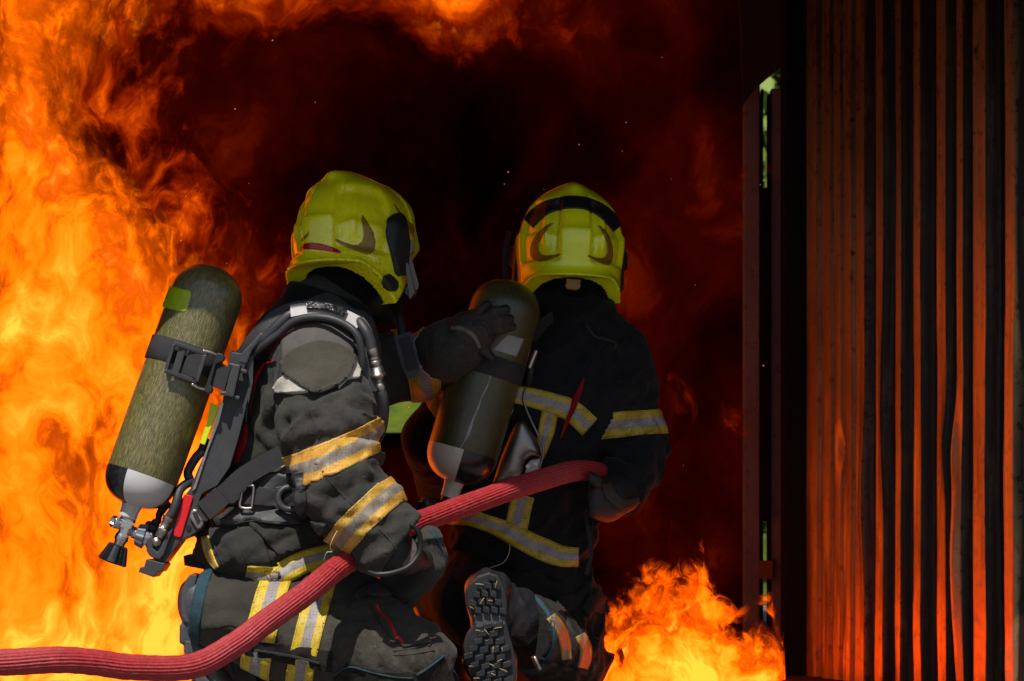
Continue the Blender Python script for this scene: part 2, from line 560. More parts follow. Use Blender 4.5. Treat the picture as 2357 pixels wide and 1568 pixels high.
# ------------------------------------------------------------------ materials
class NT:
    def __init__(s, name):
        s.m = bpy.data.materials.new(name); s.m.use_nodes = True
        s.t = s.m.node_tree; s.n = s.t.nodes; s.l = s.t.links
        s.n.clear()
        s.out = s.n.new("ShaderNodeOutputMaterial")
    def add(s, typ, **k):
        nd = s.n.new(typ)
        for a, v in k.items():
            if a.startswith("i_"):
                key = a[2:]
                key = int(key) if key.isdigit() else key.replace("_", " ")
                if hasattr(v, "is_output") or isinstance(v, bpy.types.NodeSocket): s.l.new(v, nd.inputs[key])
                else: nd.inputs[key].default_value = v
            else:
                setattr(nd, a, v)
        return nd
    def coord(s, which="Object", scale=(1, 1, 1), rot=(0, 0, 0)):
        tc = s.add("ShaderNodeTexCoord")
        mp = s.add("ShaderNodeMapping")
        s.l.new(tc.outputs[which], mp.inputs[0])
        mp.inputs["Scale"].default_value = scale; mp.inputs["Rotation"].default_value = rot
        return mp.outputs[0]
    def noise(s, vec, scale, detail=4, rough=0.55, lac=2.0, dist=0.0):
        return s.add("ShaderNodeTexNoise", i_Vector=vec, i_Scale=scale, i_Detail=detail, i_Roughness=rough, i_Lacunarity=lac, i_Distortion=dist)
    def math(s, op, a, b=None, clamp=False, c=None):
        nd = s.n.new("ShaderNodeMath"); nd.operation = op; nd.use_clamp = clamp
        for i, v in enumerate((a, b, c)):
            if v is None: continue
            if isinstance(v, bpy.types.NodeSocket): s.l.new(v, nd.inputs[i])
            else: nd.inputs[i].default_value = v
        return nd.outputs[0]
    def ramp(s, fac, stops, interp='LINEAR'):
        r = s.n.new("ShaderNodeValToRGB"); r.color_ramp.interpolation = interp
        el = r.color_ramp.elements
        while len(el) < len(stops): el.new(0.5)
        for e, (p, c) in zip(el, stops):
            e.position = p; e.color = tuple(c) + ((1,) if len(c) == 3 else ())
        s.l.new(fac, r.inputs[0])
        return r.outputs[0]
    def mix(s, fac, a, b, mode='MIX'):
        nd = s.n.new("ShaderNodeMix"); nd.data_type = 'RGBA'; nd.blend_type = mode
        for i, v in ((0, fac), (6, a), (7, b)):
            if isinstance(v, bpy.types.NodeSocket): s.l.new(v, nd.inputs[i])
            else: nd.inputs[i].default_value = v if i == 0 else (tuple(v) + ((1,) if len(v) == 3 else ()))
        return nd.outputs[2]
    def bump(s, h, strength=0.3, dist=0.01, prev=None):
        nd = s.add("ShaderNodeBump", i_Height=h, i_Strength=strength, i_Distance=dist)
        if prev is not None: s.l.new(prev, nd.inputs["Normal"])
        return nd.outputs[0]
    def bsdf(s, color, rough=0.6, metal=0.0, normal=None, coat=0.0, spec=0.5, sheen=0.0, coat_rough=0.1):
        b = s.n.new("ShaderNodeBsdfPrincipled")
        for key, v in (("Base Color", color), ("Roughness", rough), ("Metallic", metal), ("Coat Weight", coat), ("Coat Roughness", coat_rough), ("Specular IOR Level", spec), ("Sheen Weight", sheen)):
            if isinstance(v, bpy.types.NodeSocket): s.l.new(v, b.inputs[key])
            else: b.inputs[key].default_value = (tuple(v) + (1,)) if isinstance(v, (tuple, list)) and len(v) == 3 else v
        if normal is not None: s.l.new(normal, b.inputs["Normal"])
        s.l.new(b.outputs[0], s.out.inputs[0])
        return s.m

def cmul(c, k): return tuple(x * k for x in c)

def cloth_mat(name, col, dirt=(0.13, 0.11, 0.085), amount=0.35, weave=900, rough=0.95):
    t = NT(name); v = t.coord()
    n1 = t.noise(v, 9, 5, 0.6); n2 = t.noise(v, 60, 4, 0.7); n3 = t.noise(v, 3.2, 3, 0.5)
    c = t.mix(t.ramp(n1.outputs[0], [(0.3, (0, 0, 0)), (0.75, (1, 1, 1))]), cmul(col, 0.72), cmul(col, 1.3))
    d = t.math('MULTIPLY', t.ramp(n2.outputs[0], [(0.42, (0, 0, 0)), (0.85, (1, 1, 1))]), t.ramp(n3.outputs[0], [(0.45, (0, 0, 0)), (0.62, (1, 1, 1))]))
    c = t.mix(t.math('MULTIPLY', d, amount), c, dirt)
    sp = t.noise(v, 240, 2, 0.5)
    c = t.mix(t.math('MULTIPLY', t.ramp(sp.outputs[0], [(0.70, (0, 0, 0)), (0.78, (1, 1, 1))]), 0.5), c, cmul(dirt, 1.5))
    wv = t.noise(v, weave, 1, 0.5)
    wr = t.noise(v, 34, 4, 0.55, dist=0.6)
    nb = t.bump(wv.outputs[0], 0.35, 0.001)
    nb = t.bump(wr.outputs[0], 0.45, 0.012, nb)
    return t.bsdf(c, rough, 0, nb, spec=0.12, sheen=0.05)

def plain_mat(name, col, rough=0.5, metal=0.0, var=0.25, scale=14, bump=0.12, bscale=70, coat=0.0, scratch=0.0, spec=0.5, scol=None):
    t = NT(name); v = t.coord()
    n1 = t.noise(v, scale, 5, 0.62)
    c = t.mix(n1.outputs[0], cmul(col, 1 - var), cmul(col, 1 + var))
    rr = t.math('MULTIPLY_ADD', n1.outputs[0], 0.3, c=rough - 0.15, clamp=True)
    if scratch:
        n2 = t.noise(v, 95, 4, 0.72, dist=0.4)
        c = t.mix(t.math('MULTIPLY', t.ramp(n2.outputs[0], [(0.56, (0, 0, 0)), (0.7, (1, 1, 1))]), scratch), c, scol or cmul(col, 2.0))
    nb = t.bump(t.noise(v, bscale, 4, 0.6).outputs[0], bump, 0.004)
    return t.bsdf(c, rr, metal, nb, coat=coat, spec=spec)

def tape_mat(name, yel=(0.58, 0.40, 0.02), sil=(0.27, 0.24, 0.23), grime=0.5, orange=0.0):
    """two yellow edges and a silver middle, with the rows of tiny holes of perforated tape"""
    t = NT(name)
    a = t.add("ShaderNodeAttribute", attribute_name="across")
    v = t.coord()
    n1 = t.noise(v, 16, 5, 0.65); n2 = t.noise(v, 90, 4, 0.65)
    y = t.mix(n1.outputs[0], cmul(yel, 0.7), cmul(yel, 1.25))
    if orange:
        n4 = t.noise(v, 7, 3, 0.5)
        y = t.mix(t.math('MULTIPLY', t.ramp(n4.outputs[0], [(0.4, (0, 0, 0)), (0.6, (1, 1, 1))]), orange), y, (0.58, 0.27, 0.045))
    s_ = t.mix(n1.outputs[0], cmul(sil, 0.75), cmul(sil, 1.25))
    m = t.ramp(a.outputs["Fac"], [(0.0, (0, 0, 0)), (0.32, (1, 1, 1)), (0.68, (0, 0, 0))], 'CONSTANT')
    c = t.mix(m, y, s_)
    vo = t.add("ShaderNodeTexVoronoi", i_Vector=v, i_Scale=150.0, i_Randomness=0.25)
    hol = t.ramp(vo.outputs["Distance"], [(0.16, (1, 1, 1)), (0.26, (0, 0, 0))])
    c = t.mix(t.math('MULTIPLY', hol, 0.8), c, (0.05, 0.045, 0.03))
    c = t.mix(t.math('MULTIPLY', t.ramp(n2.outputs[0], [(0.5, (0, 0, 0)), (0.75, (1, 1, 1))]), grime), c, (0.11, 0.09, 0.06))
    st = t.ramp(a.outputs["Fac"], [(0.0, (0, 0, 0)), (0.045, (1, 1, 1)), (0.06, (0, 0, 0)), (0.94, (1, 1, 1)), (0.955, (0, 0, 0))], 'CONSTANT')
    c = t.mix(t.math('MULTIPLY', st, 0.7), c, (0.06, 0.05, 0.03))
    nb = t.bump(t.noise(v, 40, 3, 0.5).outputs[0], 0.4, 0.008)
    return t.bsdf(c, 0.55, 0, nb, spec=0.4)

def webbing_mat(name, col=(0.022, 0.021, 0.024)):
    t = NT(name); v = t.coord()
    w1 = t.add("ShaderNodeTexWave", i_Vector=v, i_Scale=130.0, i_Distortion=0.3); w1.bands_direction = 'X'
    w2 = t.add("ShaderNodeTexWave", i_Vector=v, i_Scale=150.0, i_Distortion=0.3); w2.bands_direction = 'Z'
    h = t.math('ADD', w1.outputs[1], w2.outputs[1])
    n = t.noise(v, 30, 4)
    c = t.mix(n.outputs[0], cmul(col, 0.6), cmul(col, 1.9))
    return t.bsdf(c, 0.62, 0, t.bump(h, 0.6, 0.002), spec=0.5)

def composite_mat(name, a=(0.095, 0.080, 0.014), b=(0.27, 0.23, 0.065), dark=(0.012, 0.011, 0.006), glint=0.6, coat=0.7):
    t = NT(name)
    uv = t.coord("UV")
    def fib(sx, sy, rot, sc):
        mp = t.add("ShaderNodeMapping"); t.l.new(uv, mp.inputs[0]); mp.inputs["Scale"].default_value = (sx, sy, 1); mp.inputs["Rotation"].default_value = (0, 0, rot)
        return t.noise(mp.outputs[0], sc, 4, 0.65).outputs[0]
    f1 = fib(170, 15, 0.10, 2.0); f2 = fib(150, 14, -0.12, 2.2); f3 = fib(420, 70, 0.0, 1.0); f4 = fib(5, 9, 0.3, 1.0)
    c = t.mix(t.ramp(f1, [(0.32, (0, 0, 0)), (0.62, (1, 1, 1))]), dark, a)
    c = t.mix(t.ramp(f2, [(0.48, (0, 0, 0)), (0.68, (1, 1, 1))]), c, b)
    c = t.mix(t.math('MULTIPLY', t.ramp(f3, [(0.5, (0, 0, 0)), (0.7, (1, 1, 1))]), glint), c, (0.40, 0.36, 0.22))
    c = t.mix(t.math('MULTIPLY', t.ramp(f4, [(0.5, (0, 0, 0)), (0.7, (1, 1, 1))]), 0.35), c, (0.17, 0.10, 0.01))
    c = t.mix(t.math('MULTIPLY', t.ramp(fib(30, 200, 0, 1.0), [(0.6, (0, 0, 0)), (0.72, (1, 1, 1))]), 0.35), c, dark)
    nb = t.bump(f3, 0.35, 0.002)
    return t.bsdf(c, 0.33, 0, nb, coat=coat, spec=0.5, coat_rough=0.27)

M = {}
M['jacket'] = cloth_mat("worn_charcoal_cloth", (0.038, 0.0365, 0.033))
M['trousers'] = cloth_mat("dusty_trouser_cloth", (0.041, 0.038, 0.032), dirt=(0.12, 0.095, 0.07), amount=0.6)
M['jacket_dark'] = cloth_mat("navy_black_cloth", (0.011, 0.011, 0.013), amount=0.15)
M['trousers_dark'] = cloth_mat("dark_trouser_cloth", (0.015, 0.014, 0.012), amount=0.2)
M['hood'] = cloth_mat("black_hood_cloth", (0.005, 0.005, 0.006), amount=0.05)
M['collar'] = cloth_mat("black_collar_cloth", (0.007, 0.007, 0.008), amount=0.05)
M['leather_grey'] = plain_mat("grey_suede_patch", (0.085, 0.076, 0.072), 0.85, var=0.3, scale=30, bump=0.35, bscale=260, spec=0.25, scratch=0.15, scol=(0.2, 0.18, 0.17))
M['flap'] = cloth_mat("worn_flap_cloth", (0.060, 0.054, 0.043), amount=0.3)
M['felt'] = plain_mat("frayed_felt_pad", (0.46, 0.43, 0.38), 0.95, var=0.35, scale=60, bump=0.8, bscale=300, spec=0.1, scratch=0.4, scol=(0.12, 0.1, 0.08))
M['teal'] = plain_mat("faded_teal_binding", (0.022, 0.052, 0.068), 0.85, var=0.45, scale=40, bump=0.4, bscale=200, spec=0.2, scratch=0.3, scol=(0.06, 0.15, 0.17))
M['tape'] = tape_mat("yellow_silver_tape")
M['tape_orange'] = tape_mat("faded_orange_silver_tape", (0.50, 0.29, 0.035), (0.24, 0.20, 0.165), orange=0.75)
M['tape_brown'] = tape_mat("browned_tape", (0.34, 0.19, 0.05), (0.22, 0.17, 0.12), 0.7)
M['tape_shade'] = tape_mat("dirty_shaded_tape", (0.50, 0.34, 0.03), (0.31, 0.27, 0.28), 0.55)  # copy of the tape, its colour toned for bands in shade
M['red_cloth'] = plain_mat("red_lining_cloth", (0.50, 0.010, 0.014), 0.8, var=0.25, scale=25, bump=0.3, bscale=120, spec=0.2)
M['red_shaded'] = plain_mat("shaded_red_lining_cloth", (0.20, 0.006, 0.010), 0.8, var=0.3, scale=25, bump=0.3, bscale=120, spec=0.2)  # copy of the red lining with its shade put into the colour
M['red_label'] = plain_mat("red_reflective_label", (0.62, 0.008, 0.010), 0.35, var=0.12, scale=40, bump=0.06)
M['red_tape'] = plain_mat("red_reflective_tape", (0.42, 0.004, 0.006), 0.25, var=0.2, scale=30, bump=0.05, coat=0.5)
M['lime'] = plain_mat("lime_reflective_label", (0.34, 0.46, 0.004), 0.4, var=0.22, scale=60, bump=0.25, bscale=160)
M['lime_strip'] = plain_mat("lime_reflective_strip", (0.55, 0.72, 0.01), 0.35, var=0.15, scale=40, bump=0.1)
M['plastic'] = plain_mat("dark_grey_moulded_plastic", (0.035, 0.034, 0.038), 0.5, var=0.25, scale=25, bump=0.15, bscale=180, scratch=0.12, scol=(0.10, 0.10, 0.10))
M['black'] = plain_mat("black_rubber", (0.009, 0.009, 0.010), 0.55, var=0.3, scale=25, bump=0.1)
M['blackgloss'] = plain_mat("black_gloss_enamel", (0.010, 0.009, 0.010), 0.3, var=0.3, bump=0.03, coat=0.2, scratch=0.1, scol=(0.3, 0.3, 0.3))
M['rubber'] = plain_mat("grey_rubber_hose", (0.030, 0.030, 0.035), 0.5, var=0.25, scale=25, bump=0.12)
M['boot'] = plain_mat("scuffed_black_rubber_boot", (0.055, 0.056, 0.066), 0.5, var=0.4, scale=22, bump=0.3, bscale=60, scratch=0.3, scol=(0.13, 0.125, 0.12))
M['sole'] = plain_mat("wet_black_rubber_sole", (0.015, 0.015, 0.018), 0.3, var=0.4, scale=35, bump=0.35, bscale=110, scratch=0.25, scol=(0.10, 0.09, 0.08))
M['silver'] = plain_mat("scuffed_silver_enamel", (0.50, 0.48, 0.49), 0.35, var=0.15, scale=10, bump=0.08, scratch=0.14, scol=(0.15, 0.14, 0.14), coat=0.3)
M['cream'] = plain_mat("cream_enamel", (0.50, 0.45, 0.36), 0.3, var=0.14, scale=14, bump=0.05, scratch=0.15, scol=(0.2, 0.17, 0.13), coat=0.3)
M['white'] = plain_mat("white_plastic_sleeve", (0.75, 0.74, 0.72), 0.4, var=0.08, bump=0.03)
M['chrome'] = plain_mat("chromed_brass", (0.62, 0.60, 0.60), 0.2, 1.0, var=0.15, bump=0.04)
M['steel'] = plain_mat("worn_pressed_steel", (0.26, 0.225, 0.205), 0.36, 1.0, var=0.4, scale=12, bump=0.15, bscale=30, scratch=0.25, scol=(0.16, 0.13, 0.11))
M['dark_steel'] = plain_mat("heat_darkened_steel", (0.12, 0.10, 0.09), 0.4, 1.0, var=0.4, scale=30, bump=0.1)
M['nickel'] = plain_mat("dull_nickel", (0.45, 0.40, 0.37), 0.36, 1.0, var=0.25, scale=40, bump=0.1)
M['bluegrey'] = plain_mat("blue_grey_handwheel_plastic", (0.10, 0.115, 0.135), 0.45, var=0.2, bump=0.1)
M['web'] = webbing_mat("black_webbing")
M['pad'] = plain_mat("charcoal_padded_vinyl", (0.032, 0.031, 0.033), 0.55, var=0.25, scale=25, bump=0.3, bscale=300)
M['vinylgrey'] = plain_mat("pale_grey_vinyl", (0.40, 0.38, 0.38), 0.6, var=0.18, scale=30, bump=0.2, scratch=0.2, scol=(0.15, 0.14, 0.14))
M['worn_label'] = plain_mat("worn_label_and_highlight", (0.30, 0.27, 0.27), 0.5, var=0.35, scale=40, bump=0.2, scratch=0.5, scol=(0.06, 0.05, 0.04))
M['duct'] = plain_mat("black_glossy_tape", (0.008, 0.008, 0.009), 0.22, var=0.3, scale=80, bump=0.9, bscale=60)
M['glove'] = plain_mat("brown_leather_glove", (0.028, 0.016, 0.011), 0.7, var=0.45, scale=40, bump=0.4, bscale=160, scratch=0.2, scol=(0.16, 0.12, 0.09))
M['glove_black'] = plain_mat("black_leather_glove", (0.010, 0.0095, 0.0105), 0.6, var=0.4, scale=40, bump=0.4, bscale=160)
M['glove_trim'] = plain_mat("grey_glove_trim", (0.13, 0.11, 0.09), 0.8, var=0.3, scale=40, bump=0.3)
M['orange_plastic'] = plain_mat("orange_plastic_tab", (0.24, 0.11, 0.006), 0.45, var=0.2, bump=0.1)
M['decal'] = plain_mat("olive_reflective_decal", (0.27, 0.16, 0.012), 0.35, var=0.25, scale=60, bump=0.3, bscale=240, coat=0.3)
M['straw'] = plain_mat("dry_straw", (0.42, 0.30, 0.14), 0.8, var=0.3)
M['thread'] = plain_mat("pale_thread", (0.55, 0.50, 0.40), 0.9, var=0.1)

def helmet_mat(name, col=(0.72, 0.74, 0.006), dirt=0.6):
    t = NT(name); v = t.coord()
    n1 = t.noise(v, 7, 4, 0.55); n2 = t.noise(v, 150, 5, 0.75); n3 = t.noise(v, 6, 4, 0.6); n4 = t.noise(v, 420, 2, 0.6)
    c = t.mix(n1.outputs[0], cmul(col, 0.82), cmul(col, 1.12))
    g = t.math('MULTIPLY', t.ramp(n2.outputs[0], [(0.50, (0, 0, 0)), (0.66, (1, 1, 1))]), t.ramp(n3.outputs[0], [(0.42, (0, 0, 0)), (0.6, (1, 1, 1))]))
    c = t.mix(t.math('MULTIPLY', g, dirt), c, (0.06, 0.055, 0.01))
    c = t.mix(t.math('MULTIPLY', t.ramp(n4.outputs[0], [(0.62, (0, 0, 0)), (0.72, (1, 1, 1))]), dirt * 0.4), c, (0.10, 0.09, 0.01))
    r = t.math('MULTIPLY_ADD', n3.outputs[0], 0.25, c=0.16)
    return t.bsdf(c, r, 0, t.bump(n2.outputs[0], 0.05, 0.002), coat=0.9, spec=0.5, coat_rough=0.06)
M['helmet_old'] = helmet_mat("scuffed_lime_yellow_shell", (0.93, 0.88, 0.008), 0.75)
M['helmet_new'] = helmet_mat("glossy_lime_yellow_shell", (0.90, 0.97, 0.008), 0.2)

def hose_mat():
    t = NT("ribbed_red_rubber")
    uv = t.coord("UV"); v = t.coord()
    n = t.noise(v, 26, 5, 0.68); n2 = t.noise(v, 120, 4, 0.7)
    c = t.mix(n.outputs[0], (0.22, 0.008, 0.012), (0.42, 0.028, 0.032))
    c = t.mix(t.math('MULTIPLY', t.ramp(n2.outputs[0], [(0.5, (0, 0, 0)), (0.75, (1, 1, 1))]), 0.28), c, (0.50, 0.20, 0.18))
    mp = t.add("ShaderNodeMapping"); t.l.new(uv, mp.inputs[0]); mp.inputs["Scale"].default_value = (9, 4, 1)
    n3 = t.noise(mp.outputs[0], 1.6, 5, 0.7)
    c = t.mix(t.math('MULTIPLY', t.ramp(n3.outputs[0], [(0.58, (0, 0, 0)), (0.72, (1, 1, 1))]), 0.6), c, (0.05, 0.01, 0.012))
    return t.bsdf(c, 0.5, 0, t.bump(n2.outputs[0], 0.25, 0.002), spec=0.4)
M['hose'] = hose_mat()

def soot_wall_mat(name, base, rust, amount, rough=0.6, sc=3.0, metal=0.0):
    t = NT(name); v = t.coord()
    st = t.coord("Object", (14, 14, 0.9))
    n1 = t.noise(st, 1.0, 6, 0.65); n2 = t.noise(v, sc, 5, 0.6); n3 = t.noise(v, 40, 5, 0.7)
    c = t.mix(t.ramp(n1.outputs[0], [(0.35, (0, 0, 0)), (0.7, (1, 1, 1))]), base, rust)
    c = t.mix(t.math('MULTIPLY', t.ramp(n2.outputs[0], [(0.42, (0, 0, 0)), (0.65, (1, 1, 1))]), amount), c, cmul(base, 0.2))
    c = t.mix(t.math('MULTIPLY', t.ramp(n3.outputs[0], [(0.56, (0, 0, 0)), (0.66, (1, 1, 1))]), 0.45), c, cmul(base, 0.15))
    nb = t.bump(n1.outputs[0], 0.25, 0.01); nb = t.bump(n3.outputs[0], 0.3, 0.004, nb)
    rr = t.math('MULTIPLY_ADD', n3.outputs[0], 0.35, c=rough - 0.17, clamp=True)
    return t.bsdf(c, rr, metal, nb, spec=0.3)
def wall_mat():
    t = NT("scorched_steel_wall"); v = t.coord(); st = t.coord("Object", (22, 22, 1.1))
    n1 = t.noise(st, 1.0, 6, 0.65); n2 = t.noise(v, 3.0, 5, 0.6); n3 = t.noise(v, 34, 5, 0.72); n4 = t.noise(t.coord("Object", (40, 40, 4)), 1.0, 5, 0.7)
    a = t.add("ShaderNodeAttribute", attribute_name="lit_mask").outputs["Fac"]
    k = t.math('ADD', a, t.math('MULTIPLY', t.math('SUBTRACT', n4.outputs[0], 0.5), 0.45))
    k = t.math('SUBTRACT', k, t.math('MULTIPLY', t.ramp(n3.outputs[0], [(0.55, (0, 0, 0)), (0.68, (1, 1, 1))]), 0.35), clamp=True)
    soot = t.mix(n1.outputs[0], (0.005, 0.002, 0.002), (0.030, 0.012, 0.007))  # sooted steel; on slopes and troughs it also stands for shade
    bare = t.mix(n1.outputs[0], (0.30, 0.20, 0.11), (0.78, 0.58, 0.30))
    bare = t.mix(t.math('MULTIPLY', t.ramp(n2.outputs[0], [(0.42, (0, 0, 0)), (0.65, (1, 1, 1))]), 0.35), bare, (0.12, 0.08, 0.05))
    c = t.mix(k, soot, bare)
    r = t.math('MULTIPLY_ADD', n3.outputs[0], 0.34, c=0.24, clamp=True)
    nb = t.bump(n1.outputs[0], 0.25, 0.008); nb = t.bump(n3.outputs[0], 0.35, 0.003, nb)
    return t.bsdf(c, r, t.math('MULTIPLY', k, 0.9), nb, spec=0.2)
M['wall'] = wall_mat()
M['soot'] = soot_wall_mat("soot_black_steel", (0.020, 0.012, 0.010), (0.032, 0.018, 0.013), 0.6, 0.8)
M['post'] = plain_mat("soot_black_post_paint", (0.004, 0.004, 0.004), 0.8, var=0.3, spec=0.1)
M['door'] = soot_wall_mat("smoked_grey_door_paint", (0.12, 0.125, 0.16), (0.16, 0.165, 0.21), 0.3, 0.8)
M['rusty'] = plain_mat("rusty_iron", (0.12, 0.045, 0.02), 0.7, var=0.4)
M['floor'] = soot_wall_mat("charred_floor_plate", (0.05, 0.04, 0.035), (0.07, 0.055, 0.045), 0.5, 0.8)
M['ground'] = plain_mat("grey_yard_ground", (0.16, 0.15, 0.14), 0.9, var=0.25, scale=3, bump=0.3, bscale=30)
def grass_mat():
    t = NT("sunlit_grass"); v = t.coord(); n1 = t.noise(v, 1.6, 4, 0.6); n2 = t.noise(v, 9, 4, 0.7)
    c = t.mix(t.ramp(n1.outputs[0], [(0.35, (0, 0, 0)), (0.65, (1, 1, 1))]), (0.018, 0.045, 0.006), (0.11, 0.15, 0.008))
    c = t.mix(t.math('MULTIPLY', t.ramp(n2.outputs[0], [(0.5, (0, 0, 0)), (0.7, (1, 1, 1))]), 0.5), c, (0.16, 0.14, 0.05))
    return t.bsdf(c, 0.9, 0, t.bump(n2.outputs[0], 0.6, 0.1), spec=0.1)
M['grass'] = grass_mat()
M['leaf'] = plain_mat("green_leaves", (0.15, 0.23, 0.015), 0.6, var=0.6, scale=2.0, bump=0.1)
M['bark'] = plain_mat("brown_bark", (0.10, 0.07, 0.05), 0.9, var=0.4, scale=8, bump=0.5)

def flame_mat(name, scale=2.6, zs=0.62, warp=0.55, gain=1.0, stops=None, contrast=1.0, alo=0.10, ahi=0.42, seed=0.0):
    """burning gas: gives off its own light, ragged and see-through where it thins out"""
    t = NT(name)
    v = t.coord("Object", (1, 1, zs), (0, 0, 0))
    mp = t.add("ShaderNodeVectorMath", operation='ADD'); t.l.new(v, mp.inputs[0]); mp.inputs[1].default_value = (seed, seed * 0.7, seed * 1.3)
    v = mp.outputs[0]
    w = t.noise(v, scale * 0.9, 3, 0.55)
    sub = t.add("ShaderNodeVectorMath", operation='SUBTRACT'); t.l.new(w.outputs["Color"], sub.inputs[0]); sub.inputs[1].default_value = (0.5, 0.5, 0.5)
    sc = t.add("ShaderNodeVectorMath", operation='SCALE'); t.l.new(sub.outputs[0], sc.inputs[0]); sc.inputs["Scale"].default_value = warp
    ad = t.add("ShaderNodeVectorMath", operation='ADD'); t.l.new(v, ad.inputs[0]); t.l.new(sc.outputs[0], ad.inputs[1])
    n = t.noise(ad.outputs[0], scale * 2.0, 9, 0.66, dist=0.3)
    n2 = t.noise(ad.outputs[0], scale * 0.8, 2, 0.5)
    h = t.add("ShaderNodeAttribute", attribute_name="burn").outputs["Fac"]
    nn = t.math('ADD', t.math('MULTIPLY', t.math('SUBTRACT', n.outputs[0], 0.5), 1.75 * contrast), t.math('MULTIPLY', t.math('SUBTRACT', n2.outputs[0], 0.5), 1.25 * contrast))
    e = t.math('ADD', h, nn)
    stops = stops or [(0.0, (0, 0, 0)), (0.10, (0.012, 0.0004, 0)), (0.25, (0.20, 0.013, 0.0)), (0.40, (0.75, 0.10, 0.001)), (0.56, (1.8, 0.25, 0.002)),
                      (0.74, (3.2, 0.36, 0.010)), (0.90, (3.6, 0.52, 0.03)), (1.0, (4.0, 0.74, 0.06))]
    c = t.ramp(e, stops)
    em = t.add("ShaderNodeEmission", i_Color=c, i_Strength=gain)
    a = t.math('MULTIPLY', t.math('SUBTRACT', e, alo), 1.0 / (ahi - alo), clamp=True)
    gate = t.math('MULTIPLY', h, 6.0, clamp=True)          # no fuel left: no flame
    a = t.math('MULTIPLY', a, gate)
    tr = t.add("ShaderNodeBsdfTransparent")
    mx = t.add("ShaderNodeMixShader"); t.l.new(a, mx.inputs[0]); t.l.new(tr.outputs[0], mx.inputs[1]); t.l.new(em.outputs[0], mx.inputs[2])
    t.l.new(mx.outputs[0], t.out.inputs[0])
    return t.m

# ------------------------------------------------------------------ outside: ground, lawn, trees
def sheet(name, x0, x1, y0, y1, z, mat, n=1, kind='structure'):
    V = [(x0 + (x1 - x0) * i / n, y0 + (y1 - y0) * j / n, z) for j in range(n + 1) for i in range(n + 1)]
    Fc = [(j * (n + 1) + i, j * (n + 1) + i + 1, (j + 1) * (n + 1) + i + 1, (j + 1) * (n + 1) + i) for j in range(n) for i in range(n)]
    return tag(mk(name, V, Fc, mat, smooth=False), kind=kind)

sheet("ground", -300, 300, -300, 300, -0.012, M['ground'])
sheet("lawn", -60, 60, 14.0, 60, -0.006, M['grass'])

def leaf_cloud(centres, count, size, rng):
    V, Fc = [], []
    for c, r in centres:
        for _ in range(count):
            d = rng.normal(size=3); d /= np.linalg.norm(d)
            p = np.array(c) + d * np.array(r) * rng.uniform(0.35, 1.0) ** 0.5
            a = rng.normal(size=3); a /= np.linalg.norm(a); b = np.cross(a, d + 0.01); b /= np.linalg.norm(b) + 1e-9
            s = size * rng.uniform(0.6, 1.4)
            o = len(V)
            V += [p - a * s, p + b * s * 0.5, p + a * s, p - b * s * 0.5]
            Fc.append((o, o + 1, o + 2, o + 3))
    return V, Fc

def bank():
    n, V, Fc = 40, [], []
    for j in range(n + 1):
        for i in range(n + 1):
            x = -14 + 28 * i / n; y = 24 + 30 * j / n
            z = 5.5 * (1 - math.exp(-((y - 24) / 9.0))) + .35 * (fbm(np.array([[x * .5, y * .4, 0]]), 3, 3)[0] - .5) * min(1, (y - 24) / 3)
            V.append((x, y, z - .01))
    for j in range(n):
        for i in range(n):
            a = j * (n + 1) + i; Fc.append((a, a + 1, a + n + 2, a + n + 1))
    tag(mk("grassy_bank", V, Fc, M['grass']), kind='structure')
bank()
rng = np.random.default_rng(3)
for k, (x, y, hgt, lab) in enumerate([
        (1.75, 19.5, 5.2, "leafy green tree seen through the gap above the grey door leaves"),
        (3.3, 21.5, 6.0, "taller leafy tree behind the container to the right of the door gap")]):
    t_ = thing("leafy_tree" if k < 2 else "green_bush", (x, y, 0), lab, "tree" if k < 2 else "bush")
    cs = []
    for _ in range(26 if k < 2 else 14):
        a = rng.uniform(0, 6.28); rr = rng.uniform(0.1, 0.9) * (1.0 if k < 2 else 1.3)
        z = rng.uniform(0.12, 1.0) * hgt
        cs.append(((x + math.cos(a) * rr, y + math.sin(a) * rr, z), (0.5, 0.5, 0.4)))
    V, Fc = leaf_cloud(cs, 260, 0.09, rng)
    mk("crown", V, Fc, M['leaf'], t_, smooth=False)
    V, Fc, _ = tube_geo([(x, y, 0), (x + 0.05, y, hgt * 0.45), (x - 0.03, y + 0.05, hgt * 0.9)], [0.12, 0.09, 0.03], 10)
    mk("trunk" if k < 2 else "stem", V, Fc, M['bark'], t_)

# ------------------------------------------------------------------ the burn container
XL, XR, YB, YF, ZR = -2.05, 1.9, 11.4, 5.36, 2.62
box_ = thing("steel_burn_container", (0, 8, 0), "soot blackened steel container burning inside, round both firefighters", "container")

def quadbox(name, lo, hi, mat, parent, bevel=0.0):
    bm = bmesh.new()
    bmesh.ops.create_cube(bm, size=1)
    lo = np.array(lo, float); hi = np.array(hi, float)
    for v in bm.verts:
        v.co = Vector(lo + (np.array(v.co) + 0.5) * (hi - lo))
    if bevel: bmesh.ops.bevel(bm, geom=list(bm.edges), offset=bevel, segments=2, affect='EDGES')
    return mk_bm(name, bm, mat, parent)

